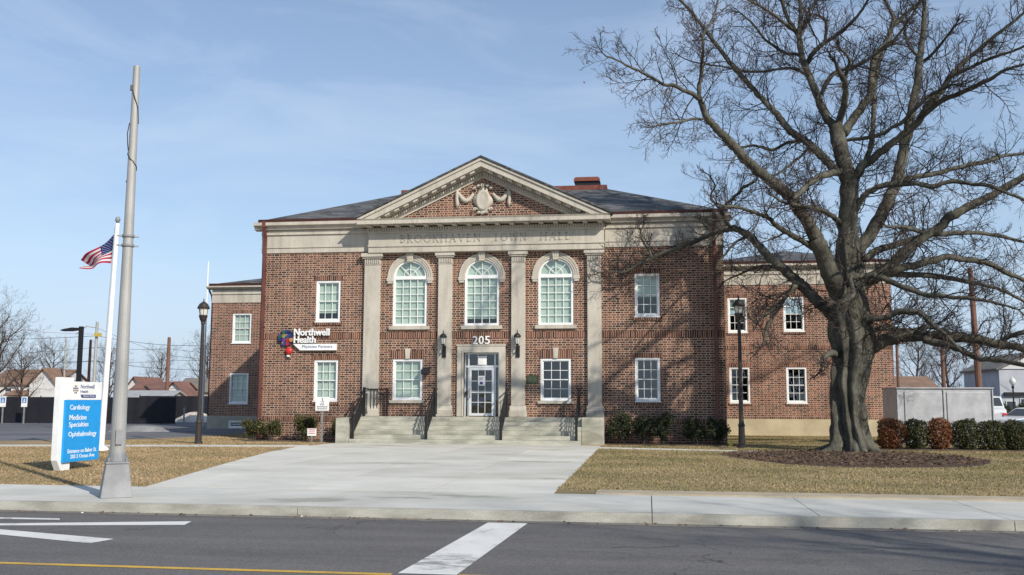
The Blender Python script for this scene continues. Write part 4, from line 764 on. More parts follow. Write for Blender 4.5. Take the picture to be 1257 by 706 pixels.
# frieze inscription in seriffed capitals
def serif_caps(word, x0, x1, z0, h, y, mb):
    arc = lambda cx, cz, rx, rz, a0, a1, n=12: [(cx + rx * math.cos(R(a0 + (a1 - a0) * k / n)), cz + rz * math.sin(R(a0 + (a1 - a0) * k / n))) for k in range(n + 1)]
    T, t = .15, .075
    G = {'B': (.62, [([(.1, 0), (.1, 1)], T), (arc(.1, .76, .40, .24, 90, -90), t), (arc(.1, .27, .46, .27, 90, -90), .1)], [(.1, 0), (.1, 1)]),
         'R': (.68, [([(.1, 0), (.1, 1)], T), (arc(.1, .74, .42, .26, 90, -90), .09), ([(.3, .48), (.62, 0)], T)], [(.1, 0), (.1, 1), (.62, 0)]),
         'O': (.9, [(arc(.45, .5, .42, .48, 0, 360, 26), .11)], []),
         'K': (.72, [([(.1, 0), (.1, 1)], T), ([(.15, .45), (.6, 1)], t), ([(.28, .58), (.66, 0)], T)], [(.1, 0), (.1, 1), (.6, 1), (.66, 0)]),
         'H': (.84, [([(.1, 0), (.1, 1)], T), ([(.74, 0), (.74, 1)], T), ([(.1, .52), (.74, .52)], t)], [(.1, 0), (.1, 1), (.74, 0), (.74, 1)]),
         'A': (.84, [([(.08, 0), (.42, 1)], t), ([(.42, 1), (.76, 0)], T), ([(.2, .33), (.65, .33)], t)], [(.08, 0), (.76, 0)]),
         'V': (.84, [([(.08, 1), (.42, 0)], T), ([(.42, 0), (.76, 1)], t)], [(.08, 1), (.76, 1)]),
         'E': (.6, [([(.1, 0), (.1, 1)], T), ([(.1, .97), (.52, .97)], t), ([(.1, .53), (.45, .53)], t), ([(.1, .03), (.55, .03)], t)], [(.1, 0), (.1, 1)]),
         'N': (.86, [([(.1, 0), (.1, 1)], t), ([(.1, 1), (.76, 0)], T), ([(.76, 0), (.76, 1)], t)], [(.1, 0), (.1, 1), (.76, 1)]),
         'T': (.74, [([(.37, 0), (.37, 1)], T), ([(.04, .97), (.7, .97)], t)], [(.37, 0)]),
         'W': (1.1, [([(.06, 1), (.32, 0)], T), ([(.32, 0), (.55, .95)], t), ([(.55, .95), (.78, 0)], T), ([(.78, 0), (1.04, 1)], t)], [(.06, 1), (1.04, 1)]),
         'L': (.6, [([(.1, 0), (.1, 1)], T), ([(.1, .03), (.54, .03)], t)], [(.1, 0), (.1, 1)])}
    gap = .32; tot = sum(G[c][0] for c in word) + gap * (len(word) - 1); k = (x1 - x0) / tot; x = x0
    for c in word:
        w, st_, se = G[c]
        for pts, th in st_:
            th = th * h
            for a, b in zip(pts, pts[1:]):
                A = Vector((x + a[0] * k, 0, z0 + a[1] * h)); B = Vector((x + b[0] * k, 0, z0 + b[1] * h)); d = (B - A).normalized(); nn = Vector((-d.z, 0, d.x)) * th / 2
                e = d * th * .08; q = [A + nn - e, B + nn + e, B - nn + e, A - nn - e]; mb.prism([(v.x, v.z) for v in q], y - .012, y + .002)
        for sx, sz in se: mb.box(x + (sx - .14) * k, x + (sx + .14) * k, y - .012, y + .002, z0 + sz * h - .012 - (.012 if sz else -.0), z0 + sz * h + .012)
        x += (w + gap) * k
for w_, a_, b_ in (('BROOKHAVEN', -3.57, -.06), ('TOWN', .50, 1.92), ('HALL', 2.52, 3.80)):
    fi = MB(); serif_caps(w_, a_, b_, 8.51, .32, EV, fi); ob('inscription', fi, M['stone_dark'], HALL)

# house number
hn = thing('house_number', 'white metal house number 205 over the entrance door', 'sign', (-.02, -.03, 4.10))
for c, x in (('2', -.39), ('0', -.13), ('5', .14)): lettering('digit', c, x, x + .22, .02, .37, 0, M['white'], hn, .035, .012)
# wall sign
sg = thing('wall_sign', 'white raised lettering with round multicoloured emblem and slanted bar on left brick wall', 'sign', (-7.6, -.02, 3.9))
lettering('lettering', 'Northwell', -.74, .87, .62, .93, -.05, M['white'], sg, .09, .022)
lettering('lettering', 'Health', -.74, .25, .30, .60, -.05, M['white'], sg, .09, .022)
bar = ob('name_bar', MB().prism([(-.76, .26), (1.20, .26), (1.20, -.02), (-.44, -.02)], -.13, -.02), M['white'], sg)
lettering('lettering', 'Physician Partners', -.34, 1.02, .05, .20, -.131, M['navy'], bar, .004, .004)
em = MB(); ems = [plain('emblem_' + n, c, .35) for n, c in (('navy', (.02, .025, .09)), ('green', (.02, .10, .065)), ('lime', (.20, .26, .09)), ('blue', (.035, .06, .22)), ('purple', (.12, .05, .22)), ('red', (.34, .02, .035)), ('orange', (.45, .22, .08)))]
em.lathe([(0.001, 0), (.36, 0), (.36, .03), (.001, .03)], 28)
em.v = [(x - 1.13, -z - .0, y + .53) for x, y, z in em.v]
gridc = [[0, 1, 0, 0], [1, 2, 3, 0], [0, 4, 5, 6], [0, 3, 5, 6]]
for r_ in range(4):
    for c_ in range(4):
        X = -1.13 + (c_ - 1.5) * .17; Zc = .53 + (1.5 - r_) * .17; s_ = .082; q = gridc[r_][c_]
        tri = [(X - s_, Zc + s_), (X + s_, Zc + s_)] + [(X + s_ * math.cos(R(a)), Zc - .01 + s_ * math.sin(R(a))) for a in range(-10, -171, -20)]
        if (r_ in (0, 3) and c_ in (0, 3)): continue
        em.prism(tri, -.10, -.031, m=q)
        em.prism([(X - s_ * .9, Zc + s_ * .9), (X + s_ * .2, Zc + s_ * .9), (X - s_ * .9, Zc - s_ * .2)], -.106, -.101, m=(q + 3) % 7 if q else 3)
ob('emblem', em, ems, sg)
al = thing('alarm_bell', 'round red alarm bell under the emblem on the left brick wall', 'alarm', (-8.58, -.01, 3.86))
b = MB().lathe([(.15, 0), (.165, .04), (.15, .09), (.09, .13), (.01, .14)], 20); b.v = [(x, -z, y) for x, y, z in b.v]; ob('bell', b, M['red'], al, smooth=True)
ob('strobe', MB().box(-.05, .05, -.14, -.02, -.26, -.18, tx=.01), M['white'], al)
# bronze plaque, wall box
pq = thing('wall_plaque', 'dark green bronze plaque on the brick wall right of the door', 'plaque', (2.17, -.005, 2.44))
ob('plate', MB().box(-.25, .25, -.035, 0, 0, .36), mat('green_bronze', (.05, .075, .05), (.03, .045, .03), 6, .5, .3), pq, bevel=.01)
t = MB()
for k in range(5): t.box(-.19 + .02 * (k % 2), .19 - .02 * (k % 2), -.039, -.034, .27 - .05 * k, .285 - .05 * k)
ob('raised_text', t, plain('bronze_highlight', (.12, .13, .08), .5, .3), pq)
wb = thing('wall_floodlight', 'small black floodlight on the brick between lower left window and pilaster', 'floodlight', (-2.42, -.005, 2.92))
ob('back_plate', MB().box(-.06, .06, -.05, 0, .02, .2), M['black'], wb); ob('housing', MB().prism([(-.05, .2), (-.30, .12), (-.34, -.06), (-.22, -.10), (-.05, .02)], -.16, .16, ax='x'), M['black'], wb)
def lantern(x, label):
    t = thing('wall_lantern', label, 'lantern', (x, -.15, 3.55), 0, 'lanterns beside the entrance door')
    p = MB(); p.box(-.08, .08, -.05, 0, 0, .50); p.tube([(0, -.04, .34), (0, -.16, .30), (0, -.24, .38), (0, -.24, .50)], .025, 8); p.tube([(-.07, -.06, .2), (-.16, -.08, .16), (-.2, -.08, .05)], .012, 6); ob('bracket', p, M['black'], t)
    ob('glass', MB().lathe([(.07, .56), (.105, .84)], 8, (0, -.24, 0)), M['lampglass'], t)
    k = MB().lathe([(.03, .48), (.075, .53), (.08, .56)], 8, (0, -.24, 0)).lathe([(.15, .83), (.16, .86), (.14, .93), (.08, .99), (.025, 1.02), (.025, 1.06), (.012, 1.16)], 12, (0, -.24, 0))
    for i in range(4):
        a = i * math.pi / 2 + .4; k.bar((.072 * math.cos(a), -.24 + .072 * math.sin(a), .55), (.107 * math.cos(a), -.24 + .107 * math.sin(a), .84), .014)
    ob('cap', k, M['black'], t)
lantern(-1.62, 'black wall lantern on the stone pilaster left of the entrance door'); lantern(1.555, 'black wall lantern on the stone pilaster right of the entrance door')

# ------------------------------------------------------------------ post lamps
def post_lamp():
    t = thing('street_lamp', 'bronze post lamp with domed lantern near the left corner of the building', 'street lamp', (-10.63, -4.14, 0), 0, 'domed post lamps on the lawn')
    p = MB().lathe([(.17, 0), (.17, .06), (.13, .12), (.115, .8), (.14, .84), (.10, .92), (.085, 1.1), (.065, 4.72), (.085, 4.76), (.07, 4.82)], 14); ob('post', p, M['bronze'], t, smooth=False)
    ob('cup', MB().lathe([(.07, 4.80), (.13, 4.92), (.17, 5.05), (.17, 5.09), (.14, 5.10)], 14), M['bronze'], t)
    ob('glass', MB().lathe([(.14, 5.09), (.19, 5.36)], 14), M['lampglass'], t)
    d = MB().lathe([(.235, 5.35), (.245, 5.40), (.215, 5.45), (.17, 5.54), (.09, 5.61), (.03, 5.64), (.02, 5.72), (.006, 5.78)], 16)
    for i in range(6): a = i * math.pi / 3; d.bar((.145 * math.cos(a), .145 * math.sin(a), 5.08), (.195 * math.cos(a), .195 * math.sin(a), 5.36), .016)
    ob('dome', d, M['bronze'], t); return t
la = post_lamp(); dup(la, (10.45, -2.92, 0), .4, 'bronze post lamp with domed lantern before the right wing, near the big tree')

# ------------------------------------------------------------------ roadside sign
RS = thing('road_sign', 'white and blue double-faced road sign listing medical departments on the left lawn', 'sign', (-7.40, -18.3, 0), R(88))
p = MB(); p.prism([(-.02, .26), (.14, 0), (.50, 0), (.50, 2.30), (-.02, 2.30)], -.0, .17); ob('post', p, M['white'], RS, bevel=.01)
ob('white_panel', MB().box(.13, 1.62, -.05, .22, 1.74, 2.20), M['white'], RS, bevel=.006)
ob('blue_panel', MB().box(.13, 1.62, -.055, .225, .20, 1.737), M['bluepaint'], RS, bevel=.006)
WP = M['paper']
for s_, x0, x1, z0, z1 in (('Cardiology', .30, 1.12, 1.46, 1.62), ('Medicine', .30, 1.0, 1.24, 1.37), ('Specialties', .30, 1.10, 1.03, 1.19), ('Ophthalmology', .30, 1.46, .79, .95), ('Entrance on Baker St.', .30, 1.50, .42, .52), ('205 S Ocean Ave', .42, 1.42, .285, .38)):
    lettering('lettering', s_, x0, x1, z0, z1, -.0552, WP, RS, .004, .006)
lettering('lettering', 'Northwell', .70, 1.28, 2.03, 2.13, -.0502, M['navy'], RS, .004, .006); lettering('lettering', 'Health', .70, 1.02, 1.92, 1.99, -.0502, M['navy'], RS, .004, .006)
nb = ob('name_bar', MB().prism([(.70, 1.875), (1.36, 1.875), (1.36, 1.795), (.76, 1.795)], -.055, -.0502), M['navy'], RS); lettering('lettering', 'Physician Partners', .82, 1.32, 1.815, 1.858, -.0552, WP, nb, .003)
q = MB()
for r_ in range(4):
    for c_ in range(4):
        if r_ in (0, 3) and c_ in (0, 3): continue
        q.box(.40 + c_ * .055, .44 + c_ * .055, -.053, -.0502, 1.90 + r_ * .055, 1.94 + r_ * .055, m=[0, 5, 4, 3, 1, 6, 2, 5, 0, 3, 1, 4, 6, 5, 2, 0][r_ * 4 + c_])
ob('emblem', q, ems, RS)

# ------------------------------------------------------------------ flagpole and flag
FPL = (-11.65, -9.3, 0)
fp = thing('flagpole', 'white flagpole with silver ball top standing on the left lawn', 'flagpole', FPL); fp.rotation_euler = (0, R(1.35), 0)
ob('pole', MB().lathe([(.26, 0), (.26, .05), (.19, .13), (.11, .15), (.105, .2), (.075, 7.85), (.06, 7.9)], 16), M['white'], fp, smooth=False)
ob('ball', MB().lathe([(.02, 7.88), (.05, 7.93), (.085, 8.0), (.09, 8.04), (.07, 8.11), (.01, 8.15)], 16), M['galv'], fp, smooth=True)
ob('halyard', MB().tube([(-.10, -.05, 1.3), (-.10, -.04, 4.5), (-.085, -.03, 7.75)], .006, 4).box(-.13, -.09, -.03, .03, 1.25, 1.4), M['galv'], fp)
fm = MB(); NX, NZ = 26, 13
def flag_pt(s, t):   # s along the fly, t down the hoist
    tx, tz = -.10 - 1.19 * s, 7.52 - .92 * s - .10 * math.sin(s * 3.1)
    bx, bz = -.15 - .93 * s, 6.48 - .22 * s + .05 * math.sin(s * 6)
    f = t + .10 * math.sin(6.3 * t) * s
    x = tx + (bx - tx) * f; z = tz + (bz - tz) * f
    y = .16 * math.sin(7.5 * s + 2.6 * t) * (.25 + s) + .28 * s * math.sin(t * 5.2 - .8)
    return Vector((x, y, z))
for i in range(NX):
    for j in range(NZ):
        a, b, c, d = flag_pt(i / NX, j / NZ), flag_pt((i + 1) / NX, j / NZ), flag_pt((i + 1) / NX, (j + 1) / NZ), flag_pt(i / NX, (j + 1) / NZ)
        fm.quad(a, b, c, d, m=2 if (j < 7 and i < 10) else (0 if j % 2 == 0 else 1))
for r_ in range(9):
    for c_ in range(6 if r_ % 2 == 0 else 5):
        s_ = (.03 + (c_ + (0 if r_ % 2 == 0 else .5)) * .064); t_ = (r_ + .8) / 9.6 * 7 / 13; e = .011; f_ = .016
        for off in (-.006, .006):
            P4 = [flag_pt(s_ - e, t_) + Vector((0, off, 0)), flag_pt(s_, t_ - f_) + Vector((0, off, 0)), flag_pt(s_ + e, t_) + Vector((0, off, 0)), flag_pt(s_, t_ + f_) + Vector((0, off, 0))]; fm.quad(*P4, m=1)
def cloth(name, c):
    m, nt, b = base(name, .8, 0, .1); b.inputs['Base Color'].default_value = (*c, 1)
    tr = nd(nt, 'ShaderNodeBsdfTranslucent'); tr.inputs[0].default_value = (*c, 1); ms = nd(nt, 'ShaderNodeMixShader'); ms.inputs[0].default_value = .35
    nt.links.new(b.outputs[0], ms.inputs[1]); nt.links.new(tr.outputs[0], ms.inputs[2]); nt.links.new(ms.outputs[0], nt.nodes['Material Output'].inputs[0]); return m
fl = ob('flag', fm, [cloth('flag_red', (.42, .03, .06)), cloth('flag_white', (.72, .71, .74)), cloth('flag_blue', (.025, .04, .16))], None, smooth=True, fixn=False)
fl.location = FPL; fl.rotation_euler = (0, R(1.35), 0); tag(fl, 'striped national flag with starred blue corner hanging folded from the white flagpole', 'flag')

# ------------------------------------------------------------------ tall bare lamp column at the kerb
lp = thing('lamp_column', 'tall bare grey lamp column on a square tapered base at the kerb', 'lamp column', (-2.7, -23.72, 0), R(34))
ob('base', MB().box(-.27, .27, -.27, .27, 0, .60, tx=.075, ty=.075).box(-.205, .205, -.205, .205, .601, .64), M['galv'], lp, bevel=.012)
ob('hand_hole_cover', MB().box(-.055, .055, -.168, -.14, .95, 1.22), M['galv'], lp, bevel=.006)
bl = MB()
for x in (-.15, .15):
    for y in (-.15, .15): bl.lathe([(.028, .64), (.028, .70), (.015, .71)], 6, (x, y, 0))
bl.lathe([(.20, .635), (.20, .66), (.165, .72), (.15, .80)], 16); ob('collar', bl, M['galv'], lp)
ob('shaft', MB().lathe([(.135, .66), (.132, 1.2), (.092, 4.7), (.062, 8.12), (.056, 8.14)], 20), M['polegrey'], lp, smooth=False)
for z in (4.62, 4.80):
    b = MB().lathe([(.112, z), (.118, z + .015), (.112, z + .05)], 16); b.box(-.2, -.1, -.02, .02, z + .01, z + .035).box(.1, .19, -.02, .02, z + .01, z + .035); ob('clamp_band', b, M['galv'], lp)
cb = MB(); cb.tube([(.083 * math.cos(a), .083 * math.sin(a), z) for a, z in [(2 + k * .35, 6.48 - k * .03 + .01 * (k % 3)) for k in range(22)]], .011, 5)
cb.tube([(-.08, -.02, 7.0), (-.11, -.03, 6.8), (-.10, -.05, 6.6), (-.08, -.04, 6.45)], .010, 5); cb.tube([(-.07, -.03, 7.70), (-.02, -.076, 7.5), (.05, -.06, 7.3), (.074, -.02, 7.0)], .011, 5)
cb.box(-.10, -.05, -.05, .01, 7.64, 7.74); ob('cable', cb, M['black'], lp)

# ------------------------------------------------------------------ small signs
es = thing('entrance_sign', 'square white accessible entrance sign on a grey post by the left steps', 'sign', (-6.33, -1.95, 0))
ob('post', MB().box(-.035, .035, -.02, .02, 0, 1.75), M['galv'], es); ob('plate', MB().box(-.29, .29, -.045, -.022, 1.30, 1.86), M['white'], es)
q = MB(); q.lathe([(.025, -.004), (.025, 0)], 10); q.v = [(x, -.0455 + z, y + 1.79) for x, y, z in q.v]
q.box(-.012, .012, -.0485, -.0452, 1.68, 1.76); q.box(-.012, .05, -.0488, -.0452, 1.675, 1.695); q.bar((.045, -.047, 1.69), (.07, -.047, 1.62), .018, .004)
q.tube([(.0 + .06 * math.cos(R(a)), -.046, 1.66 + .06 * math.sin(R(a))) for a in range(150, 371, 20)], .007, 4); ob('wheelchair_symbol', q, M['black'], es)
lettering('lettering', 'FOR', -.09, .09, 1.52, 1.58, -.0452, M['black'], es, .004, .01); lettering('lettering', 'ENTRANCE', -.22, .22, 1.43, 1.49, -.0452, M['black'], es, .004, .01); lettering('lettering', 'USE BAKER ST', -.22, .22, 1.35, 1.40, -.0452, M['black'], es, .004, .01)
ys = thing('yard_sign', 'small white yard sign with red print stuck in the bed by the left shrub', 'sign', (-6.75, -1.95, 0))
ob('stake', MB().box(-.02, .02, -.01, .01, 0, .30).box(-.09, -.075, .0, .01, 0, .2), M['galv'], ys); ob('plate', MB().box(-.19, .19, -.03, -.012, .27, .57), M['white'], ys)
q = MB()
for z in (.50, .44, .36): q.box(-.14, .14, -.034, -.0302, z, z + (.03 if z != .44 else .015))
ob('print', q, M['red'], ys)
for x, lab in ((-36.9, 'leftmost small blue and white parking sign before the black fence'), (-35.3, 'small blue and white parking sign before the black fence, next to the road sign')):
    t = thing('parking_sign', lab, 'sign', (x, 20.6, 0), 0, 'accessible parking signs along the fence')
    ob('post', MB().box(-.05, .05, -.02, .02, 0, 1.55), M['galv'], t); ob('plate', MB().box(-.22, .22, -.045, -.022, 1.15, 1.85), M['paper'], t)
    ob('symbol', MB().box(-.16, .16, -.05, -.0455, 1.42, 1.79), plain('parking_blue', (.08, .22, .5), .5) if x < -36 else bpy.data.materials['parking_blue'], t)
    q = MB().box(-.03, .03, -.053, -.0502, 1.52, 1.70).box(-.03, .08, -.0535, -.0502, 1.5, 1.54); q.tube([(.0 + .07 * math.cos(R(a)), -.051, 1.53 + .07 * math.sin(R(a))) for a in range(140, 380, 20)], .012, 4); ob('wheelchair_symbol', q, M['paper'], t)
# ------------------------------------------------------------------ bare trees
V3 = Vector
from mathutils import noise as mnoise
def catmull(P, n=4):
    """P: list of (Vector, radius) -> smooth denser list"""
    out = []; m = len(P)
    for i in range(m - 1):
        p0, p1, p2, p3 = P[max(i - 1, 0)], P[i], P[i + 1], P[min(i + 2, m - 1)]
        for k in range(n):
            t = k / n; t2, t3 = t * t, t * t * t
            q = (p1[0] * 2 + (p2[0] - p0[0]) * t + (p0[0] * 2 - p1[0] * 5 + p2[0] * 4 - p3[0]) * t2 + (p1[0] * 3 - p0[0] - p2[0] * 3 + p3[0]) * t3) * .5
            out.append((q, p1[1] + (p2[1] - p1[1]) * t))
    out.append(P[-1]); return out
class Twigs:
    def __init__(s): s.v = []; s.f = []
    def tri(s, pts, r0, r1):
        b = len(s.v) // 1; up = None; L = len(pts)
        for i, p in enumerate(pts):
            d = pts[min(i + 1, L - 1)] - pts[max(i - 1, 0)]
            if d.length < 1e-6: d = V3((0, 0, 1))
            d.normalize()
            if up is None: up = d.orthogonal(); up.normalize()
            w = d.cross(up); w.normalize(); up = w.cross(d)
            r = r0 + (r1 - r0) * i / (L - 1)
            s.v.append(p + up * r); s.v.append(p - up * (r * .5) + w * (r * .866)); s.v.append(p - up * (r * .5) - w * (r * .866))
        for i in range(L - 1):
            a = b + i * 3
            s.f += [(a, a + 1, a + 4, a + 3), (a + 1, a + 2, a + 5, a + 4), (a + 2, a, a + 3, a + 5)]
def rvec(rg): 
    z = rg.uniform(-1, 1); a = rg.uniform(0, 6.2832); q = math.sqrt(1 - z * z); return V3((q * math.cos(a), q * math.sin(a), z))
def grow(T, rg, p, d, L, r, lev, up=.12, wand=.28, kids=(0, 4, 6)):
    n = 6 if lev >= 2 else (4 if lev == 1 else 3); st = L / n; pts = [p.copy()]; dirs = [d.copy()]
    for i in range(n):
        d = d + rvec(rg) * wand + V3((0, 0, up)); d.normalize(); p = p + d * st; pts.append(p.copy()); dirs.append(d.copy())
    T.tri(pts, r, max(r * .35, .004))
    if lev > 0:
        k = kids[lev] if lev < len(kids) else kids[-1]; k = max(1, int(k * rg.uniform(.7, 1.3)))
        for j in range(k):
            t = (j + rg.uniform(.3, 1.)) / (k + .2); t = min(.98, .12 + t * .86); f = t * n; i = min(int(f), n - 1); q = pts[i].lerp(pts[i + 1], f - i)
            dd = dirs[i + 1]; side = rvec(rg); side = side - dd * side.dot(dd); side.normalize()
            nd_ = dd * rg.uniform(.45, .9) + side * rg.uniform(.6, 1.); nd_.normalize()
            grow(T, rg, q, nd_, L * rg.uniform(.32, .55) * (1.15 - .5 * t), max(r * .5, .005), lev - 1, up, wand, kids)
def mesh_from(T): 
    mb = MB(); mb.v = [tuple(q) for q in T.v]; mb.f = T.f; mb.m = [0] * len(T.f); return mb

# the old beech by the right wing: trunk, limbs measured as real 3-D curves, and a fine crown
TB = V3((14.0, -4.95, 0))
beech = thing('bare_tree', 'huge old bare beech with fluted grey trunk and spreading limbs before the right wing', 'tree', tuple(TB))
limbs = []
for row in LIMBS:
    limbs.append([(V3(row[i:i + 3]) - TB, row[i + 3]) for i in range(0, len(row), 4)])
NR, NA = 110, 110; mb = MB(); tb_top = 7.6
ph = [rnd.uniform(0, 6.28) for _ in range(8)]
AXIS = catmull(limbs[0], 8)
def axis_at(z):
    for (p, r), (q, s) in zip(AXIS, AXIS[1:]):
        if p.z <= z <= q.z and q.z > p.z: t = (z - p.z) / (q.z - p.z); return p.lerp(q, t), r + (s - r) * t
    return AXIS[0] if z < AXIS[0][0].z else AXIS[-1]
def trunk_ring(z):
    up = min(1, max(0, (z - 2.2) / 1.6)); up = up * up * (3 - 2 * up); ap, ar = axis_at(max(z, 0))
    c = V3((-.05 * math.sin(z * .8), 0, z)).lerp(V3((ap.x, ap.y, z)), up); return c, (.575 + .03 * max(0, 1 - z)) * (1 - up) + ar * 1.0 * up
def trunk_r(a, z, r):
    amp = 1 - .75 * min(1, max(0, (z - 3.0) / 3.6)); flare = math.exp(-z * 3.1); r += flare * (.22 + .16 * math.cos(5 * a + .9) + .09 * math.cos(8 * a + 2.2))
    tw = a + .10 * z
    lob = .05 * math.cos(5 * tw + ph[0]) + .040 * math.cos(7 * tw + ph[1] + .3 * z) + .026 * math.cos(11 * tw + ph[2]) + .018 * math.cos(17 * tw + ph[3] + z)
    lob += .045 * math.sin(2.3 * z + ph[4] + 2 * a) * math.cos(3 * a + ph[5]) + .03 * math.sin(5.1 * z + 3 * a + ph[6])
    groove = -.15 * math.exp(-((math.sin((tw + 1.50) / 2)) / .07) ** 2) - .14 * math.exp(-((math.sin((tw + 2.25) / 2)) / .06) ** 2) - .13 * math.exp(-((math.sin((tw + .75) / 2)) / .06) ** 2)
    nz_ = .085 * mnoise.noise(V3((math.cos(a) * 1.6, math.sin(a) * 1.6, z * .9))) + .05 * mnoise.noise(V3((math.cos(a) * 4.2, math.sin(a) * 4.2, z * 2.4 + 7))) + .022 * mnoise.noise(V3((math.cos(a) * 10, math.sin(a) * 10, z * 6 + 3)))
    return r + (nz_ + lob * 1.1 + groove) * amp
for i in range(NR):
    z = -.05 + (tb_top + .05) * (i / (NR - 1)) ** 1.15; c, r0_ = trunk_ring(z)
    for k in range(NA): a = 2 * math.pi * k / NA; r = trunk_r(a, max(z, 0), r0_); mb.v.append((c.x + r * math.cos(a), c.y + r * math.sin(a), z))
for i in range(NR - 1):
    for k in range(NA): k2 = (k + 1) % NA; mb.f.append((i * NA + k, i * NA + k2, (i + 1) * NA + k2, (i + 1) * NA + k)); mb.m.append(0)
tc_ = lambda z: trunk_ring(z)[0]
mb.v.append((tc_(tb_top).x, tc_(tb_top).y, tb_top + .05)); e = (NR - 1) * NA
for k in range(NA): mb.f.append((e + k, e + (k + 1) % NA, len(mb.v) - 1)); mb.m.append(0)
for a, b in ((-2.6, 1.1), (-.55, .8), (-1.6, .55), (2.9, 1.0), (.4, .9)):    # surface roots
    dx, dy = math.cos(a), math.sin(a); mb.tube([(dx * .35, dy * .35, .34), (dx * .65, dy * .65, .13), (dx * (.6 + b * .5), dy * (.6 + b * .5), .03), (dx * (.6 + b), dy * (.6 + b), -.06)], [.22, .17, .10, .05], 10)
for bx, bz, br in ((.42, 1.2, .15), (.30, 1.62, .13), (-.30, 2.6, .12)):     # burls
    mb.lathe([(.01, -br), (br * .7, -br * .7), (br, 0), (br * .7, br * .7), (.01, br)], 10, (bx, -math.sqrt(max(.05, .48 ** 2 - bx * bx)) + .10, bz))
ob('trunk', mb, M['bark'], beech, smooth=True)
lm = MB(); T = Twigs(); rg = random.Random(21)
for li, P in enumerate(limbs):
    D = catmull(P, 4); n = 16 if P[0][1] > .25 else (10 if P[0][1] > .09 else 7)
    pts = []; rr = []
    for i, (q, r) in enumerate(D):
        j_ = .07 if r < .2 else .02; pts.append(q + rvec(rg) * min(.03, r * .2)); rr.append(r * rg.uniform(1 - j_, 1 + j_))
    if li == 0:
        k0 = next(i for i, q in enumerate(pts) if q.z > 6.6); lm.tube(pts[k0:], [r * .97 for r in rr[k0:]], n)
    else: lm.tube(pts, rr, n)
    # branches and twigs along the limb
    acc = 0.; nxt = rg.uniform(.1, .5); tot = sum((D[i + 1][0] - D[i][0]).length for i in range(len(D) - 1)); run = 0.
    low = max(q.z for q, _ in P) < 7.5
    for i in range(len(D) - 1):
        a, b = D[i][0], D[i + 1][0]; sgm = (b - a).length; run += sgm; acc += sgm
        if acc >= nxt:
            acc = 0.; f = run / max(tot, .1); r = D[i][1]; nxt = rg.uniform(.085, .22) * (1.0 if r < .12 else 1.35)
            if li == 0 and run < 1.0: continue
            dd = (b - a).normalized(); side = rvec(rg); side = side - dd * side.dot(dd); side.normalize()
            if side.y < -.3 and rg.random() < .35: side.y *= -1
            d = dd * rg.uniform(.35, .95) + side * rg.uniform(.6, 1.); d.normalize()
            L = rg.uniform(.7, 2.1) * (1.1 - .45 * f) * (1. if r < .14 else .8); rb = min(r * .42, .009 + .010 * L)
            grow(T, rg, D[i][0] + side * r * .6, d, L, rb, 2, up=rg.choice((.16, .08, -.04)), wand=.27, kids=(0, 5, 9))
    tip, dd = D[-1][0], (D[-1][0] - D[-3][0]).normalized()
    if D[-1][1] < .08:
        for k in range(3):
            d = dd + rvec(rg) * .55; d.normalize(); grow(T, rg, tip, d, rg.uniform(.35, .8), D[-1][1] * .8, 2, up=.05, wand=.25, kids=(0, 4, 6))
ob('limb', lm, M['bark'], beech, smooth=True, fixn=False)
ob('crown', mesh_from(T), M['twig'], beech, fixn=False)
lv = MB()
for k in range(260):
    P = limbs[rg.choice([2, 4, 5, 35, 36, 37, 39, 40, 43, 45, 46])]; q = rg.choice(P[len(P) // 2:])[0] + rvec(rg) * rg.uniform(.2, 1.1); a, b = rvec(rg) * .045, rvec(rg) * .03
    lv.quad(q - a, q + b, q + a, q - b)
tag(ob('dead_leaf_cluster', lv, plain('dead_leaf', (.12, .045, .03), .9), beech, fixn=False), kind='stuff')

def bare_tree(name, label, loc, H, seed, spread=.6, trunk_h=.22, r0=None, kids=(0, 3, 5), nl=9, group=None, tm=None):
    rg = random.Random(seed); t = thing(name, label, 'tree', loc, 0, group); r0 = r0 or H * .022
    mb = MB(); T = Twigs(); tp = [V3((0, 0, -.1))]; d = V3((0, 0, 1))
    for i in range(7): d = d + rvec(rg) * .07; d.normalize(); tp.append(tp[-1] + d * (H * .8 / 7))
    mb.tube(tp, [r0 * (1.5 if i == 0 else 1 - .12 * i) for i in range(8)], 10)
    for k in range(nl):
        f = trunk_h + (1 - trunk_h) * (k / nl) ** .9; i = f * 7; j = min(int(i), 6); q = tp[j].lerp(tp[j + 1], i - j)
        a = k * 2.4 + rg.uniform(-.4, .4); d = V3((math.cos(a) * spread, math.sin(a) * spread, .75)); d.normalize(); L = H * rg.uniform(.36, .5) * (1.05 - .5 * f); r = r0 * .5 * (1 - .6 * f)
        P = [(q, r)]
        for s_ in range(5): d = d + rvec(rg) * .2 + V3((0, 0, .08)); d.normalize(); P.append((P[-1][0] + d * L / 5, r * (1 - .16 * (s_ + 1))))
        mb.tube([x[0] for x in P], [x[1] for x in P], 6)
        for s_ in range(1, 6):
            for z in range(2 if s_ < 5 else 3):
                side = rvec(rg); dd = (P[s_][0] - P[s_ - 1][0]).normalized(); e = dd * .6 + side * .8; e.normalize(); grow(T, rg, P[s_][0], e, H * rg.uniform(.11, .2), P[s_][1] * .5, 2, .1, .25, kids)
    ob('trunk', mb, tm or M['bgbark'], t, smooth=True, fixn=False); ob('crown', mesh_from(T), tm or M['bgbark'], t, fixn=False); return t
# street tree beyond the right edge of the view, whose shade falls on the road and lawn
bare_tree('bare_tree', 'leafless street tree standing across the road to the right', (21.0, -36.6, 0), 14.5, 5, .75, .2, .30, tm=M['bark'])
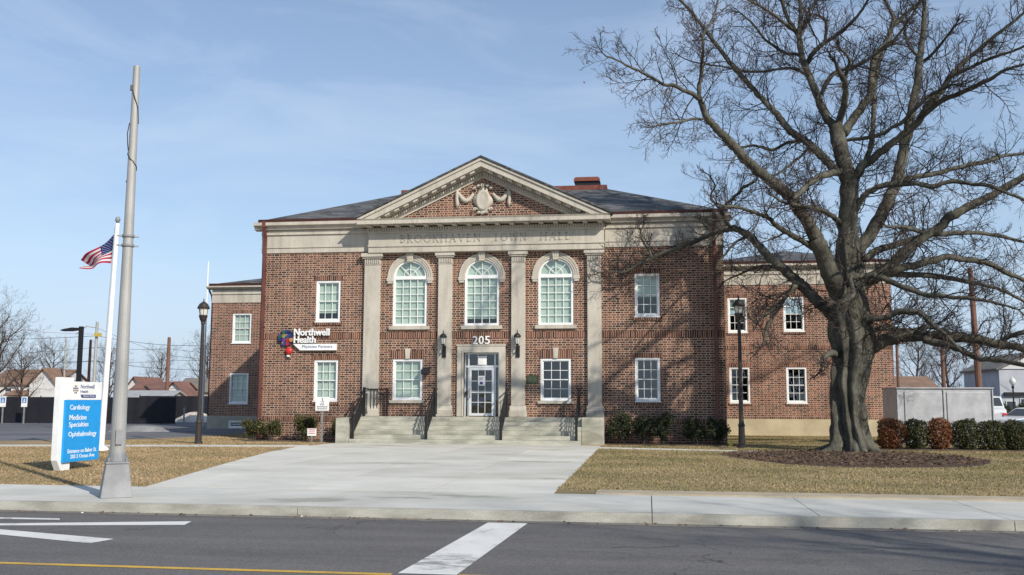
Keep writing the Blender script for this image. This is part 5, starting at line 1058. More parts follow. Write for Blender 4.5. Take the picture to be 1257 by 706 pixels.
# ------------------------------------------------------------------ shrubs and hedge
def leaf_mats(name, cols): return [mat(name + '_leaf', c, tuple(x * .75 for x in c), 9, .65, 0, .25) if i == 0 else mat(name + '_leaf_tone', c, tuple(x * .75 for x in c), 9, .65, 0, .25) for i, c in enumerate(cols)]
def leafy(rg, pt, n, ls, nm=3):
    mb = MB()
    for k in range(n):
        q, nrm = pt(rg); a = (rvec(rg) + nrm * .2).normalized(); b = a.cross(nrm + rvec(rg) * .9)
        if b.length < .05: continue
        b.normalize(); s = ls * rg.uniform(.6, 1.35); m = 0 if rg.random() < .5 else rg.randrange(nm)
        mb.quad(q - a * s, q + b * s * .38, q + a * s, q - b * s * .38, m=m)
    return mb
def shrub_pt(w, d, h, seed):
    r2 = random.Random(seed); lob = [(r2.uniform(-.5, .5) * w * .7, r2.uniform(-.4, .4) * d * .7, h * r2.uniform(.3, .74), r2.uniform(.18, .36)) for _ in range(15)]
    def f(rg):
        L = rg.choice(lob); v = rvec(rg); k = rg.random() ** .45
        return V3((L[0] + v.x * k * L[3] * w * .85, L[1] + v.y * k * L[3] * d * .9, max(.03, L[2] + v.z * k * L[3] * h * .8))), v
    return f
G1 = leaf_mats('holly', [(.055, .065, .025), (.085, .085, .03), (.15, .12, .04)])
G2 = leaf_mats('yew', [(.03, .042, .022), (.045, .058, .026), (.085, .08, .036)])
H1 = leaf_mats('hedge', [(.04, .05, .02), (.065, .07, .026), (.12, .10, .035)])
H2 = leaf_mats('brown_hedge', [(.20, .075, .028), (.13, .05, .024), (.26, .12, .05)])
def shrub(label, x, y, w, d, h, seed, ms, n=2300, ls=.052):
    rg = random.Random(seed); t = thing('shrub', label, 'shrub', (x, y, 0), 0, 'shrubs along the brick front')
    st = MB()
    for k in range(9):
        e = V3((rg.uniform(-.36, .36) * w, rg.uniform(-.36, .36) * d, h * rg.uniform(.7, .98))); st.tube([(rg.uniform(-.07, .07), rg.uniform(-.07, .07), -.02), e * .5 + V3((0, 0, .02)), e], [.018, .012, .005], 5)
    ob('stem', st, M['bgbark'], t, fixn=False); ob('foliage', leafy(rg, shrub_pt(w, d, h, seed), n, ls), ms, t, fixn=False)
shrub('ragged yellow-green shrub under the left downspout', -9.65, -.95, 1.05, .8, 1.06, 1, G1, 2300)
shrub('yellow-green shrub second from the left corner, right beside the downspout', -8.95, -.9, .85, .8, 1.05, 2, G1, 2000)
shrub('olive shrub below the lower left side window, behind the yard sign', -7.45, -.95, 1.15, .85, 1.26, 3, G1, 2800)
shrub('olive shrub between the entrance sign post and the steps cheek wall', -6.05, -.5, .7, .7, 1.12, 4, G1, 1500)
shrub('dark upright shrub nearest the large stone block', 5.86, -.85, .95, .9, 1.46, 5, G2, 3000)
shrub('dark shrub below the left edge of the lower right side window', 6.75, -.85, .85, .8, 1.3, 6, G2, 2500)
shrub('dark tall shrub below the right edge of the lower right side window', 7.55, -.85, .9, .8, 1.46, 7, G2, 2800)
shrub('dark shrub between the lower right side window and the right downspout', 8.85, -.85, 1.0, .85, 1.25, 8, G2, 2800)
shrub('dark shrub at the right corner in front of the downspout', 9.75, -.85, .95, .9, 1.3, 9, G2, 2800)
def hedge_pt(w, d, h, seed):
    r2 = random.Random(seed); ph = [r2.uniform(0, 6) for _ in range(4)]
    def f(rg):
        v = rvec(rg); p = 4.; nrm = (abs(v.x) ** p + abs(v.y) ** p + abs(v.z) ** p) ** (1 / p); v2 = v / nrm; k = rg.random() ** .22
        k *= 1 + .07 * math.sin(5 * v.x + ph[0]) + .06 * math.sin(6 * v.z + ph[1] + 3 * v.y); return V3((v2.x * w / 2 * k, v2.y * d / 2 * k, max(.03, h * .5 + v2.z * h * .5 * k))), v
    return f
def hedge(label, x, w, h, seed, ms, n=4200):
    rg = random.Random(seed); t = thing('hedge_bush', label, 'hedge', (x, -2.6, 0), 0, 'clipped hedge bushes before the metal enclosure')
    st = MB()
    for k in range(10):
        e = V3((rg.uniform(-.4, .4) * w, rg.uniform(-.35, .35), h * rg.uniform(.7, .92))); st.tube([(rg.uniform(-.1, .1), rg.uniform(-.1, .1), -.02), e * .5, e], [.025, .016, .006], 5)
    ob('stem', st, M['bgbark'], t, fixn=False); ob('foliage', leafy(rg, hedge_pt(w, .95, h, seed), n, .047), ms, t, fixn=False)
hedge('rusty brown clipped hedge bush nearest the beech trunk', 15.92, .98, 1.1, 11, H2)
hedge('green clipped hedge bush between the two rusty brown ones', 16.80, .78, 1.09, 12, H1, 3400)
hedge('rusty brown clipped hedge bush between two green ones', 17.62, .86, 1.13, 13, H2, 3800)
hedge('dark green clipped hedge bush right of the second rusty brown one', 18.52, .92, 1.1, 14, H1)
hedge('dark green clipped hedge bush before the right end of the metal enclosure', 19.40, .88, 1.07, 15, H1)
hedge('dark green clipped hedge bush nearest the right edge of the view', 20.30, .98, 1.05, 16, H1)
fh = thing('fire_hydrant_marker', 'small yellow plastic marker on the bed by the right corner', 'marker', (10.15, -1.5, 0)); ob('marker_body', MB().lathe([(.07, 0), (.085, .02), (.055, .14), (.03, .2), (.005, .21)], 10), plain('yellow_plastic', (.6, .5, .03), .5), fh)

# lawn grass: short dry blades standing on the soil
def grass(name, regions, dens, seed, cols, hh):
    rs = np.random.RandomState(seed); V = []; MI = []
    for test, (x0, x1, y0, y1) in regions:
        n = int((x1 - x0) * (y1 - y0) * dens); x = rs.uniform(x0, x1, n); y = rs.uniform(y0, y1, n); k = test(x, y); x, y = x[k], y[k]; n = len(x)
        a = rs.uniform(0, 6.283, n); h = hh * rs.uniform(.5, 1.4, n); w = .012 * rs.uniform(.7, 1.6, n); lx = rs.normal(0, .022, n); ly = rs.normal(0, .022, n)
        c, s = np.cos(a) * w, np.sin(a) * w
        V.append(np.stack([np.stack([x - c, y - s, np.full(n, -.004)], 1), np.stack([x + c, y + s, np.full(n, -.004)], 1), np.stack([x + lx, y + ly, h], 1)], 1).reshape(-1, 3))
        pt = np.sin(x * 1.3 + 2 * np.sin(y * .7)) + np.sin(y * 1.9 + x * .4); MI.append(((rs.uniform(0, 1, n) * 2.2 + pt * .55 + .4).clip(0, 2.99)).astype(int))
    V = np.concatenate(V); MI = np.concatenate(MI); n = len(V) // 3; me = bpy.data.meshes.new(name)
    me.vertices.add(n * 3); me.vertices.foreach_set('co', V.astype(np.float32).ravel()); me.loops.add(n * 3); me.loops.foreach_set('vertex_index', np.arange(n * 3, dtype=np.int32))
    me.polygons.add(n); me.polygons.foreach_set('loop_start', np.arange(0, n * 3, 3, dtype=np.int32))
    for c in cols: me.materials.append(c)
    me.polygons.foreach_set('material_index', MI.astype(np.int32)); me.update(calc_edges=True)
    o = bpy.data.objects.new(name, me); COL.objects.link(o); return tag(o, kind='stuff')
le = np.vectorize(left_edge)
GL = [plain('straw_blade', (.44, .325, .185), .9, 0, .1), plain('tan_blade', (.36, .265, .145), .9, 0, .1), plain('olive_blade', (.23, .195, .095), .9, 0, .1)]
GR = [plain('dry_blade', (.38, .295, .16), .9, 0, .1), plain('dull_blade', (.28, .235, .112), .9, 0, .1), plain('green_blade', (.155, .15, .06), .9, 0, .1)]
pathl = lambda x: -5.45 + (x + 5.65) * .185
o = grass('lawn_grass', [(lambda x, y: (x < le(y) + .03) & (y < pathl(x) - .02), (-21, -3.1, -21.73, -5.5)), (lambda x, y: (y > pathl(x) + 1.33) & (x > -15.5) & (y < -1.75) & (x < -6.1) & ~((x < -13.8) & (y > -1.6)), (-16, -5.6, -8, -1.75)), (lambda x, y: (x > -13.5), (-13.4, -10.3, -1.75, 12))], 230, 3, GL, .030)
tag(o, 'dry straw-coloured grass of the left lawn', 'grass')
inm = lambda x, y: ((x - 13.2) / 4.1) ** 2 + ((y + 8.7) / 4.4) ** 2 < 1
o = grass('lawn_grass', [(lambda x, y: ~inm(x, y) & ~((x > 5.95) & (y < -21.0)) & ~((x < 12) & (y > -4.4 - .22 * (x - 5.15)) & (y < -3.4 - .277 * (x - 5.15))) & ~((x < 10.7) & (y > -1.75)) & ~((x > 15) & (y > -3.6) & (y < -1.7)), (5.12, 23.5, -21.1, 10))], 230, 4, GR, .030)
tag(o, 'dull olive grass of the right lawn around the mulch bed', 'grass')
# leaf litter and chips
lt = MB(); rg = random.Random(8)
for k in range(3200):
    x, y = rg.uniform(9.4, 17), rg.uniform(-13, -4.6)
    if ((x - 13.2) / 4) ** 2 + ((y + 8.7) / 4.2) ** 2 > 1: continue
    q = V3((x, y, .05 + rg.uniform(0, .02))); a = rvec(rg) * .06; b = rvec(rg) * .03; a.z *= .3; lt.quad(q - a, q + b, q + a, q - b)
tag(ob('mulch_chips', lt, mat('bark_chip', (.17, .11, .07), (.06, .04, .027), 9, 1.), fixn=False), 'dark bark chips scattered over the round mulch bed', 'mulch', kind='stuff')
fl_ = MB(); rg = random.Random(15)
for k in range(520):
    x, y = rg.choice([(rg.uniform(5.3, 20), rg.uniform(-20.8, -2)), (rg.uniform(-14, -6), rg.uniform(-21, -2)), (rg.uniform(5.6, 19), rg.gauss(-3.2, 1.2)), (rg.uniform(-10, 14), KV - .16 + rg.uniform(-.1, .12))])
    if -21.7 < y and left_edge(max(min(y, -2.4), -21.7)) < x < 5.15: continue
    q = V3((x, y, (.03 if y > -21.7 else (.012 if y > KV else -.14)) + rg.uniform(0, .015))); a = rvec(rg) * rg.uniform(.03, .06); b = rvec(rg) * .03; a.z *= .4; b.z *= .4; fl_.quad(q - a, q + b, q + a, q - b)
tag(ob('fallen_leaves', fl_, mat('dry_leaf', (.16, .085, .045), (.08, .045, .03), 9, .9), fixn=False), 'brown fallen leaves scattered over the lawns and gutter', 'leaves', kind='stuff')
sn = MB()
for k in range(26):
    x, y = rg.choice([(rg.uniform(5.4, 16), rg.uniform(-20, -15)), (rg.uniform(-10, -6), rg.uniform(-2.6, -1.6)), (rg.uniform(-3, 12), KV - .12 + rg.uniform(-.08, .1))]); z = 0 if y > KV else -.15
    s_ = rg.uniform(.008, .024); sn.lathe([(s_, z), (s_ * .8, z + s_ * .6), (.002, z + s_ * .8)], 5, (x, y, 0))
tag(ob('litter_scraps', sn, M['paper'], fixn=False), 'tiny pale scraps of litter on the lawn and in the gutter', 'litter', kind='stuff')
# ------------------------------------------------------------------ metal enclosure
en = thing('metal_enclosure', 'galvanised sheet metal equipment enclosure behind the clipped hedge', 'enclosure', (18.8, .6, 0))
e = MB(); e.box(-1.86, 1.86, 0, 2.3, 0, 2.28); EM = mat('enclosure_zinc', (.50, .51, .53), (.38, .39, .41), 1.8, .5, .25, .5, fine=(9, .10)); ob('body', e, EM, en, bevel=.015)
for x0, x1 in ((-1.55, -.10), (.08, 1.55)): ob('panel', MB().box(x0, x1, -.035, -.002, .12, 2.14), EM, en, bevel=.012)
s = MB()
for x in (-1.84, -.05, 1.80): s.box(x, x + .045, -.045, -.003, .05, 2.24)
s.box(-1.88, 1.88, -.06, 2.36, 2.282, 2.33); ob('trim', s, EM, en)
for x in (-.52, 1.02): ob('lock', MB().box(x, x + .07, -.075, -.036, .98, 1.10).tube([(x + .01, -.06, 1.09), (x + .035, -.06, 1.14), (x + .06, -.06, 1.09)], .008, 5), M['black'], en)
# ------------------------------------------------------------------ fences, snow
def fence(label, x0, x1, y, h):
    t = thing('privacy_fence', label, 'fence', ((x0 + x1) / 2, y, 0)); L = (x1 - x0) / 2
    p = MB(); n = int((x1 - x0) / .9)
    for i in range(n):     # screen fabric with shallow folds
        a, b = -L + 2 * L * i / n, -L + 2 * L * (i + 1) / n; m_ = (a + b) / 2; d = rnd.uniform(.01, .05)
        p.quad((a, 0, .05), (m_, d, .05), (m_, d, h), (a, 0, h)); p.quad((m_, d, .05), (b, 0, .05), (b, 0, h), (m_, d, h))
    p.box(-L, L, .06, .10, h - .05, h + .0); ob('screen', p, M['fence'], t, fixn=False)
    for i in range(int((x1 - x0) / 3) + 1): ob('post', MB().lathe([(.035, 0), (.035, h + .06), (.02, h + .1)], 8, (-L + 3 * i, .1, 0)), M['black'], t)
fence('long black screened fence along the back of the car park', -62, -24.9, 21.8, 1.83)
fence('shorter black screened fence set further back beside the snow heap', -33, -15, 31.5, 1.95)
def heap(name, label, cat, x, y, w, d, h, m, seed):
    r2 = random.Random(seed); mb = MB(); NR_, NA_ = 9, 30; ph = [r2.uniform(0, 6) for _ in range(6)]
    for i in range(NR_ + 1):
        f = i / NR_
        for k in range(NA_):
            a = 2 * math.pi * k / NA_; j = 1 + .12 * math.sin(3 * a + ph[0]) + .08 * math.sin(7 * a + ph[1] + 4 * f); mb.v.append((math.cos(a) * w / 2 * (1 - f) * j, math.sin(a) * d / 2 * (1 - f) * j, h * (1 - (1 - f) ** 2.2) * (1 + .10 * math.sin(9 * a + ph[2] + 6 * f)) - .02))
    for i in range(NR_):
        for k in range(NA_): k2 = (k + 1) % NA_; mb.f.append((i * NA_ + k, i * NA_ + k2, (i + 1) * NA_ + k2, (i + 1) * NA_ + k)); mb.m.append(0)
    o = ob(name, mb, m, smooth=True); o.location = (x, y, .008); tag(o, label, cat)
heap('snow_heap', 'heap of dirty white snow against the far black fence', 'snow', -26.6, 28.2, 3.4, 2.0, .72, M['snow'], 2)
heap('slush_heap', 'low grey heap of slush on the car park asphalt', 'slush', -20.2, 8.6, 3.6, 2.6, .32, M['slush'], 3)
mk = thing('marker_post', 'thin pale marker post standing in front of the snow heap', 'post', (-26.6, 26.4, 0)); ob('rod', MB().lathe([(.06, 0), (.06, 1.05), (.03, 1.1)], 8), M['polegrey'], mk)

# ------------------------------------------------------------------ car park lamp, poles, wires
pl = thing('car_park_lamp', 'black square lamp post with flat arm rising behind the road sign', 'lamp post', (-24.75, 10, 0))
ob('post', MB().box(-.1, .1, -.1, .1, 0, 5.8), M['black'], pl); ob('lamp_head', MB().prism([(-.1, 5.72), (-.5, 5.74), (-1.0, 5.66), (-1.22, 5.60), (-1.1, 5.54), (-.6, 5.54), (-.1, 5.60)], -.18, .18), M['black'], pl, bevel=.02)
mp_ = thing('antenna_mast', 'tall thin white mast behind the left post lamp', 'mast', (-20.2, 16, 0)); ob('tube', MB().lathe([(.09, 0), (.085, 5), (.05, 5.1), (.045, 10.25), (.01, 10.3)], 10), M['white'], mp_)
def upole(label, x, y, h, r, m, arms=True, light=False, lean=0, group='utility poles'):
    t = thing('utility_pole', label, 'utility pole', (x, y, 0), 0, group); t.rotation_euler = (0, R(lean), 0)
    ob('shaft', MB().lathe([(r, 0), (r * .75, h * .98), (r * .6, h)], 10), m, t)
    if arms: ob('crossarm', MB().box(-.9, .9, -.15, -.05, h * .92, h * .92 + .10).box(-.8, -.75, -.12, -.08, h * .92, h * .92 + .22).box(.75, .8, -.12, -.08, h * .92, h * .92 + .22), m, t)
    if light:
        ob('lamp_arm', MB().tube([(0, 0, h * .93), (-1.2, -.1, h * .95), (-2.4, -.2, h * .86)], .05, 6), M['polegrey'], t)
    return t
upole('pale leaning wooden pole at the left edge beside the white house', -65.0, 58, 6.9, .22, M['wood_pale'], False)
up = upole('grey concrete pole with a curved lamp arm left of the kerb column', -54.3, 60, 10.3, .20, M['polegrey'], False, True)
ob('yellow_box', MB().box(-.1, .7, -.35, -.1, 8.6, 9.0), plain('yellow_box_paint', (.5, .38, .08), .6), up)
upole('red-brown wooden pole right behind the white flagpole', -56.2, 62, 8.4, .19, M['wood'], False)
upole('slim grey metal pole close to the black car park lamp', -58.6, 61, 8.6, .12, M['polegrey'], False)
upole('red-brown wooden pole between the kerb column and the left post lamp', -45.6, 60, 8.5, .24, M['wood'], False)
upole('thick brown wooden pole beside the metal enclosure, tallest on the right', 33.5, 42, 12.6, .28, M['wood'], False, lean=-1.2)
upole('brown wooden pole behind the metal enclosure, left of the thickest one', 31.9, 46, 7.2, .2, M['wood'], False)
upole('thin brown wooden pole rising over the left end of the metal enclosure', 29.2, 50, 7.4, .16, M['wood'], True)
def wire(label, pts, r=.022, m=None):
    P = []
    for a, b in zip(pts, pts[1:]):
        for k in range(8):
            t = k / 8; q = V3(a).lerp(V3(b), t); q.z -= .9 * 4 * t * (1 - t) * (V3(b) - V3(a)).length / 60; P.append(q)
    P.append(V3(pts[-1])); o = V3(pts[0]); mb = MB().tube([p - o for p in P], r, 4); w = ob('overhead_wire', mb, m or M['black'], fixn=False); w.location = o; tag(w, label, 'wire', 'overhead wires')
Y = 60
wire('topmost black wire running from pole to pole behind the car park', [(-85, Y, 8.9), (-54.3, Y, 8.7), (-45.6, Y, 7.6), (-14, Y, 8.6)], .03)
wire('thin red-orange cable high at the left between the trees and the black lamp', [(-85, Y, 10.4), (-66, Y, 9.7), (-54.3, Y, 8.9)], .02, plain('red_cable', (.35, .06, .06), .6))
wire('second black wire below the topmost one behind the car park', [(-85, Y, 6.6), (-54.3, Y, 7.4), (-45.6, Y, 7.2), (-14, Y, 5.4)])
wire('black wire that dips lowest at the left, crossing the bare trees', [(-85, Y, 5.0), (-56.2, 62, 5.9), (-45.6, Y, 5.9), (-14, Y, 7.4)])
wire('thick low black wire meeting the red-brown pole halfway up', [(-85, Y, 6.2), (-54.3, Y, 5.9), (-45.6, Y, 5.0), (-14, Y, 5.0)], .03)
wire('thin grey wire slanting down towards the brick left wing', [(-54.3, Y, 9.6), (-45.6, Y, 6.5), (-14, Y, 4.4)], .018)
wire('upper black wire behind the metal enclosure at the right', [(19.9, 55, 6.0), (29.2, 50, 6.9), (33.5, 42, 8.2), (60, 30, 9.5)], .02)
wire('lower black wire behind the metal enclosure at the right', [(19.9, 55, 4.6), (29.2, 50, 5.3), (33.5, 42, 6.2), (60, 30, 7)], .025)

# ------------------------------------------------------------------ houses and shops in the distance
def house(label, x, y, w, d, h, rh, ax, wm, rm, wins, name='house', rz=0):
    t = thing(name, label, 'house', (x, y, 0), rz); b = MB(); b.box(-w / 2, w / 2, 0, d, 0, h)
    if ax == 'x': b.prism([(0, h), (d, h), (d / 2, h + rh)], -w / 2, w / 2, ax='x')
    else: b.prism([(-w / 2, h), (w / 2, h), (0, h + rh)], 0, d, ax='y')
    ob('wall', b, wm, t)
    r = MB(); o = .3; k = .12
    if ax == 'x':
        s_ = rh / (d / 2); r.prism([(-o, h - o * s_ + .02), (d / 2, h + rh + .02), (d + o, h - o * s_ + .02), (d + o, h - o * s_ + k), (d / 2, h + rh + k + .03), (-o, h - o * s_ + k)], -w / 2 - o, w / 2 + o, ax='x')
    else:
        s_ = rh / (w / 2); r.prism([(-w / 2 - o, h - o * s_ + .02), (0, h + rh + .02), (w / 2 + o, h - o * s_ + .02), (w / 2 + o, h - o * s_ + k), (0, h + rh + k + .03), (-w / 2 - o, h - o * s_ + k)], -o, d + o, ax='y')
    ob('roof', r, rm, t)
    for wx, wz, ww, wh in wins:
        f = MB().prism([rect(wx, wx + ww, wz, wz + wh), rect(wx + .08, wx + ww - .08, wz + .08, wz + wh - .08)], -.06, .02); f.box(wx + .08, wx + ww - .08, -.045, -.01, wz + wh / 2 - .03, wz + wh / 2 + .03); W_ = ob('window', f, M['white'], t)
        ob('pane', MB().box(wx + .08, wx + ww - .08, -.03, .004, wz + .08, wz + wh - .08), plain('house_glass', (.05, .06, .07), .15) if 'house_glass' not in bpy.data.materials else bpy.data.materials['house_glass'], W_)
    return t
hw = mat('white_siding', (.62, .62, .62), (.54, .54, .55), 1, .7, fine=(12, .08), sc=(.3, .3, 6)); brf = mat('brown_shingle', (.24, .155, .11), (.17, .11, .08), 1, .9, fine=(14, .25)); grf = mat('grey_shingle', (.20, .185, .16), (.14, .13, .115), 1, .9, fine=(14, .25)); rrf = mat('rust_shingle', (.20, .105, .085), (.15, .08, .065), 1, .9, fine=(14, .25)); tan = mat('tan_siding', (.36, .34, .29), (.3, .28, .24), 1, .8, sc=(.3, .3, 6))
hs = house('white two storey house with brown roof at the far left', -63.1, 60, 8.2, 7, 3.3, 1.6, 'x', hw, brf, [(-3.6, 1.9, .9, 1.0), (-2.0, 1.9, .9, 1.0), (.8, 2.0, .7, .8)])
gb = MB(); gb.prism([(1.6, 0), (4.9, 0), (4.9, 3.2), (3.25, 4.9), (1.6, 3.2)], -.9, 3.0); ob('gable_wall', gb, hw, hs)
gb = MB(); gb.prism([(1.3, 2.95), (3.25, 4.95), (5.2, 2.95), (5.2, 3.1), (3.25, 5.12), (1.3, 3.1)], -1.2, 3.1); ob('gable_roof', gb, brf, hs)
pr = MB(); pr.prism([(-1.6, 1.95), (0, 2.5), (0, 2.62), (-1.7, 2.05)], -1.0, 1.4, ax='x'); ob('porch_roof', pr, brf, hs)
h2 = house('small white house with rust-red roof behind the fence, left of the red-brown pole', -49.6, 64, 6.0, 6, 2.2, 1.35, 'x', hw, rrf, [(-2.4, 1.3, .8, .8)])
g2 = MB(); g2.prism([(1.7, 0), (4.5, 0), (4.5, 2.1), (3.1, 3.5), (1.7, 2.1)], -.7, 2.5); ob('gable_wall', g2, hw, h2); g2 = MB(); g2.prism([(1.4, 1.9), (3.1, 3.55), (4.8, 1.9), (4.8, 2.0), (3.1, 3.7), (1.4, 2.0)], -1.0, 2.6); ob('gable_roof', g2, rrf, h2)
h3 = house('tan house with grey shingle roof behind the fence next to the brick left wing', -46.0, 69, 6.4, 6, 2.6, 1.5, 'x', tan, grf, [(-1.2, 1.7, .7, .7), (-.2, 1.7, .7, .7), (1.3, 1.7, 1.2, .7)])
sd_ = house('low grey metal roofed shed just behind the black fence', -46.0, 56, 5.4, 4, 1.75, .7, 'x', mat('shed_grey', (.3, .3, .3)), mat('shed_roof', (.34, .35, .36), (.27, .28, .29), 1, .6), [], 'shed'); sd_['category'] = 'shed'
house('white gabled house half hidden by the kerb column', -54.0, 68, 2.8, 6, 2.4, 1.8, 'y', hw, rrf, [(-.4, 2.2, .7, .8)])
house('long brown roofed building behind the metal enclosure', 29.6, 52, 7, 8, 2.7, 1.25, 'x', tan, brf, [(-2, 1.2, 1, 1)])
sh_ = thing('shop_building', 'pale grey two storey shop with dark fascia band at the far right', 'shop', (40.6, 44, 0), R(0)); pg = mat('pale_grey_render', (.44, .46, .50), (.37, .39, .43), 1, .8)
b = MB(); b.box(-4.9, 8, 0, 9, 0, 4.4); ob('wall', b, pg, sh_)
b = MB(); b.prism([(-4.9, 4.41), (-2.4, 5.6), (.1, 4.41)], -.1, 9); ob('gable_wall', b, hw, sh_)
b = MB(); b.prism([(-5.2, 4.30), (-2.4, 5.66), (.4, 4.30), (.4, 4.45), (-2.4, 5.82), (-5.2, 4.45)], -.35, 9.2); b.box(.4, 8.2, -.3, 9.2, 4.41, 4.6); ob('roof', b, grf, sh_)
ob('fascia', MB().box(-4.6, 3.2, -.22, -.01, 2.2, 2.5), M['black'], sh_)
for wx, wz, ww, wh in ((-4.5, .25, .8, 1.55), (-3.4, .1, .8, 1.9), (-1.9, .3, 1.1, 1.4), (-.6, .3, 1.1, 1.4), (1.0, .3, 1.3, 1.4), (-1.6, 2.9, .8, 1.2), (-.2, 2.9, .8, 1.2), (1.2, 2.9, .9, 1.2)):
    f = MB().prism([rect(wx, wx + ww, wz, wz + wh), rect(wx + .06, wx + ww - .06, wz + .06, wz + wh - .06)], -.07, .02); W_ = ob('window', f, hw, sh_); ob('pane', MB().box(wx + .06, wx + ww - .06, -.03, .004, wz + .06, wz + wh - .06), bpy.data.materials['house_glass'], W_)
tl = thing('street_lamp', 'black street lamp with white tulip globe before the pale grey shop', 'street lamp', (34.6, 38, 0))
ob('post', MB().lathe([(.18, 0), (.18, .15), (.09, .4), (.06, 1.0), (.055, 2.7), (.12, 2.85), (.06, 2.95)], 12), M['black'], tl); ob('globe', MB().lathe([(.09, 2.95), (.21, 3.15), (.24, 3.32), (.17, 3.45), (.06, 3.55), (.01, 3.66)], 14), M['lampglass'], tl, smooth=True)
for x, y, lab in ((34.9, 41.5, 'round dark clipped shrub left of the shop window'), (36.6, 41.8, 'round dark clipped shrub right of the tulip lamp')):
    rg = random.Random(int(x * 10)); t = thing('shrub', lab, 'shrub', (x, y, 0), 0, 'round shrubs by the shop'); fn = lambda rg: (lambda v: (V3((v.x * .7, v.y * .7, .85 + v.z * .8)), v))(rvec(rg) * rg.random() ** .3)
    ob('foliage', leafy(rg, fn, 1500, .09), G2, t, fixn=False); ob('stem', MB().lathe([(.06, 0), (.05, .5)], 6), M['bgbark'], t)
# ------------------------------------------------------------------ vehicles
def car(label, x, y, rz, body, van=False, cat='car', name='parked_car'):
    t = thing(name, label, cat, (x, y, 0), rz, 'vehicles parked at the far right'); L, W_ = (5.4, 1.95) if van else (4.5, 1.78)
    if van: low = [(-2.7, .35), (2.7, .35), (2.72, .9), (2.55, 1.15), (1.75, 1.3), (-2.65, 1.3), (-2.72, .9)]; cab = [(1.8, 1.29), (1.0, 2.12), (-2.5, 2.2), (-2.66, 1.29)]; ins = .12
    else: low = [(-2.2, .32), (2.2, .32), (2.26, .62), (2.1, .82), (1.0, .95), (-1.9, .98), (-2.24, .8)]; cab = [(1.1, .94), (.35, 1.42), (-1.15, 1.46), (-1.95, .97)]; ins = .2
    def loft(prof, w0, w1, z0, z1):
        mb = MB(); n = len(prof)
        for sg_ in (-1, 1):
            for px, pz in prof: f = (pz - z0) / max(z1 - z0, .01); mb.v.append((px, sg_ * (w0 + (w1 - w0) * f), pz))
        mb.f = [tuple(range(n)), tuple(n + i for i in reversed(range(n)))] + [(i, n + i, n + (i + 1) % n, (i + 1) % n) for i in range(n)]; mb.m = [0] * len(mb.f); return mb
    ob('body', loft(low, W_ / 2, W_ / 2 - .05, .3, 1.3), body, t, bevel=.06)
    ob('roof', loft(cab, W_ / 2 - .06, W_ / 2 - .06 - ins, cab[0][1], max(p[1] for p in cab)), body, t, bevel=.05)
    g = MB(); z0, z1 = cab[0][1], min(cab[1][1], cab[2][1])
    for sg_ in (-1, 1):
        yb = lambda z: sg_ * (W_ / 2 - .06 - ins * (z - z0) / (max(p[1] for p in cab) - z0) + .012); a, b = z0 + .07, z1 - .09; xa0, xb0 = cab[3][0] + .22, cab[0][0] - .16; xa1, xb1 = cab[2][0] + .1, cab[1][0] - .06
        for u0, u1 in (((0, .47), (.5, 1)) if not van else ((.62, 1.), (.3, .6))):
            g.quad((xa0 + (xb0 - xa0) * u0, yb(a), a), (xa0 + (xb0 - xa0) * u1, yb(a), a), (xa1 + (xb1 - xa1) * u1, yb(b), b), (xa1 + (xb1 - xa1) * u0, yb(b), b))
    for (p, q) in ((cab[0], cab[1]), (cab[3], cab[2])):
        dx = .015 if p is cab[0] else -.015; w0, w1 = W_ / 2 - .16, W_ / 2 - .16 - ins; A = (p[0] + (q[0] - p[0]) * .14, p[1] + (q[1] - p[1]) * .14); B = (p[0] + (q[0] - p[0]) * .88, p[1] + (q[1] - p[1]) * .88)
        g.quad((A[0] + dx, -w0, A[1] + .012), (A[0] + dx, w0, A[1] + .012), (B[0] + dx, w1, B[1] + .012), (B[0] + dx, -w1, B[1] + .012))
    ob('window', g, bpy.data.materials['house_glass'], t)
    for wx in (L * .31, -L * .31):
        for sg_ in (-1, 1):
            k = MB().lathe([(.2, -.1), (.32, -.1), (.34, -.06), (.34, .06), (.32, .1), (.2, .1)], 18); k.v = [(px + wx, pz + sg_ * (W_ / 2 - .10), py + .34) for px, py, pz in k.v]; wh = ob('wheel', k, M['black'], t)
            k = MB().lathe([(.02, -.105), (.2, -.108), (.2, .108), (.02, .105)], 14); k.v = [(px + wx, pz + sg_ * (W_ / 2 - .10), py + .34) for px, py, pz in k.v]; ob('rim', k, M['galv'], wh)
    for sg_ in (-1, 1):
        zz = .78 if van else .68; ob('headlight', MB().box(L / 2 - .14, L / 2 + .02, sg_ * .62 - .14, sg_ * .62 + .14, zz, zz + .16), M['lampglass'], t); ob('tail_light', MB().box(-L / 2 - .02, -L / 2 + .1, sg_ * .68 - .12, sg_ * .68 + .12, zz, zz + .2), M['red'], t)
    return t
wp_ = plain('white_car_paint', (.68, .69, .70), .25); bp_ = plain('blue_car_paint', (.10, .15, .22), .25); sp_ = plain('silver_car_paint', (.45, .48, .52), .25)
car('white van parked behind the thick brown pole', 32.9, 38.5, R(-102), wp_, True, 'van', 'parked_van')
car('white parked car right of the tulip lamp, behind the dark blue one', 27.5, 15.5, R(-150), wp_)
car('dark blue parked car at the right edge of the view', 26.3, 9.0, R(-155), bp_)
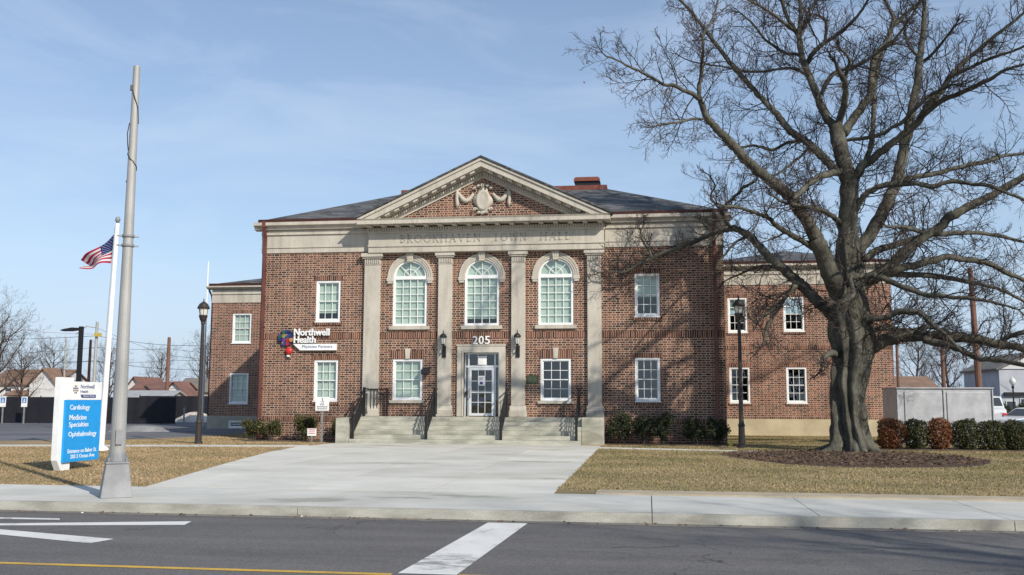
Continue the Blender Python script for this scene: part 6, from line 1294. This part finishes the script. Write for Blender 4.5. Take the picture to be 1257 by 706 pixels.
rt = thing('red_box', 'small red object just in front of the white van', 'box', (32.4, 33.5, .3)); ob('casing', MB().box(-.2, .2, -.15, .15, .1, .62, tx=.03, ty=.03), M['red'], rt); ob('foot', MB().box(-.24, .24, -.2, .2, 0, .098), M['black'], rt)

# ------------------------------------------------------------------ background trees
t1 = bare_tree('bare_tree', 'broad bare tree at the left edge reaching over the white house', (-46.5, 33, 0), 10.5, 31, .9, .25, kids=(0, 4, 7), nl=13, group='bare trees beyond the car park')
t2 = bare_tree('bare_tree', 'slender bare tree in front of the white house, beyond the black fence', (-52.0, 44, 0), 7.6, 32, .8, .2, kids=(0, 4, 6), nl=13, group='bare trees beyond the car park')
t3 = bare_tree('bare_tree', 'hazy bare tree behind the rust-red roof', (-56, 92, 0), 11.5, 33, .9, .12, kids=(0, 5, 7), nl=15, group='bare trees beyond the car park')
for src, x, y, s_, rz, lab in ((t3, -90, 90, 1.0, 1., 'hazy bare tree behind the left part of the white house'), (t3, -82, 94, .95, 2., 'hazy bare tree behind the gable of the white house'), (t3, -74, 96, .9, 3., 'hazy bare tree behind the black car park lamp'), (t3, -65, 95, .85, 4., 'hazy bare tree between the flagpole and the kerb column'),
        (t3, -48, 95, 1.0, 5., 'hazy bare tree behind the tan house, left of the post lamp'), (t2, -37, 80, 1.3, .6, 'bare tree behind the tan house close to the brick left wing'), (t3, -100, 98, 1.1, .4, 'hazy bare tree at the far left edge'), (t3, -58, 110, .8, 2.6, 'distant low bare tree right of the kerb column')):
    dup(src, (x, y, 0), rz, lab, scale=s_)
t4 = bare_tree('bare_tree', 'twiggy bare tree right behind the metal enclosure', (34.0, 64, 0), 9.5, 36, .8, .12, kids=(0, 5, 7), nl=14, group='bare trees behind the metal enclosure')
for x, y, s_, rz, lab in ((28.5, 70, .8, 1.1, 'bare tree between the right wing and the thin pole'), (39.5, 70, 1.05, 2.3, 'bare tree between the thickest pole and the shop'), (31.5, 84, .9, 3.5, 'hazy bare tree beyond the brown roofed building'), (46, 76, 1.0, 4.2, 'bare tree behind the shop roof'), (52, 60, 1.1, 5.2, 'bare tree right of the shop')):
    dup(t4, (x, y, 0), rz, lab, scale=s_)
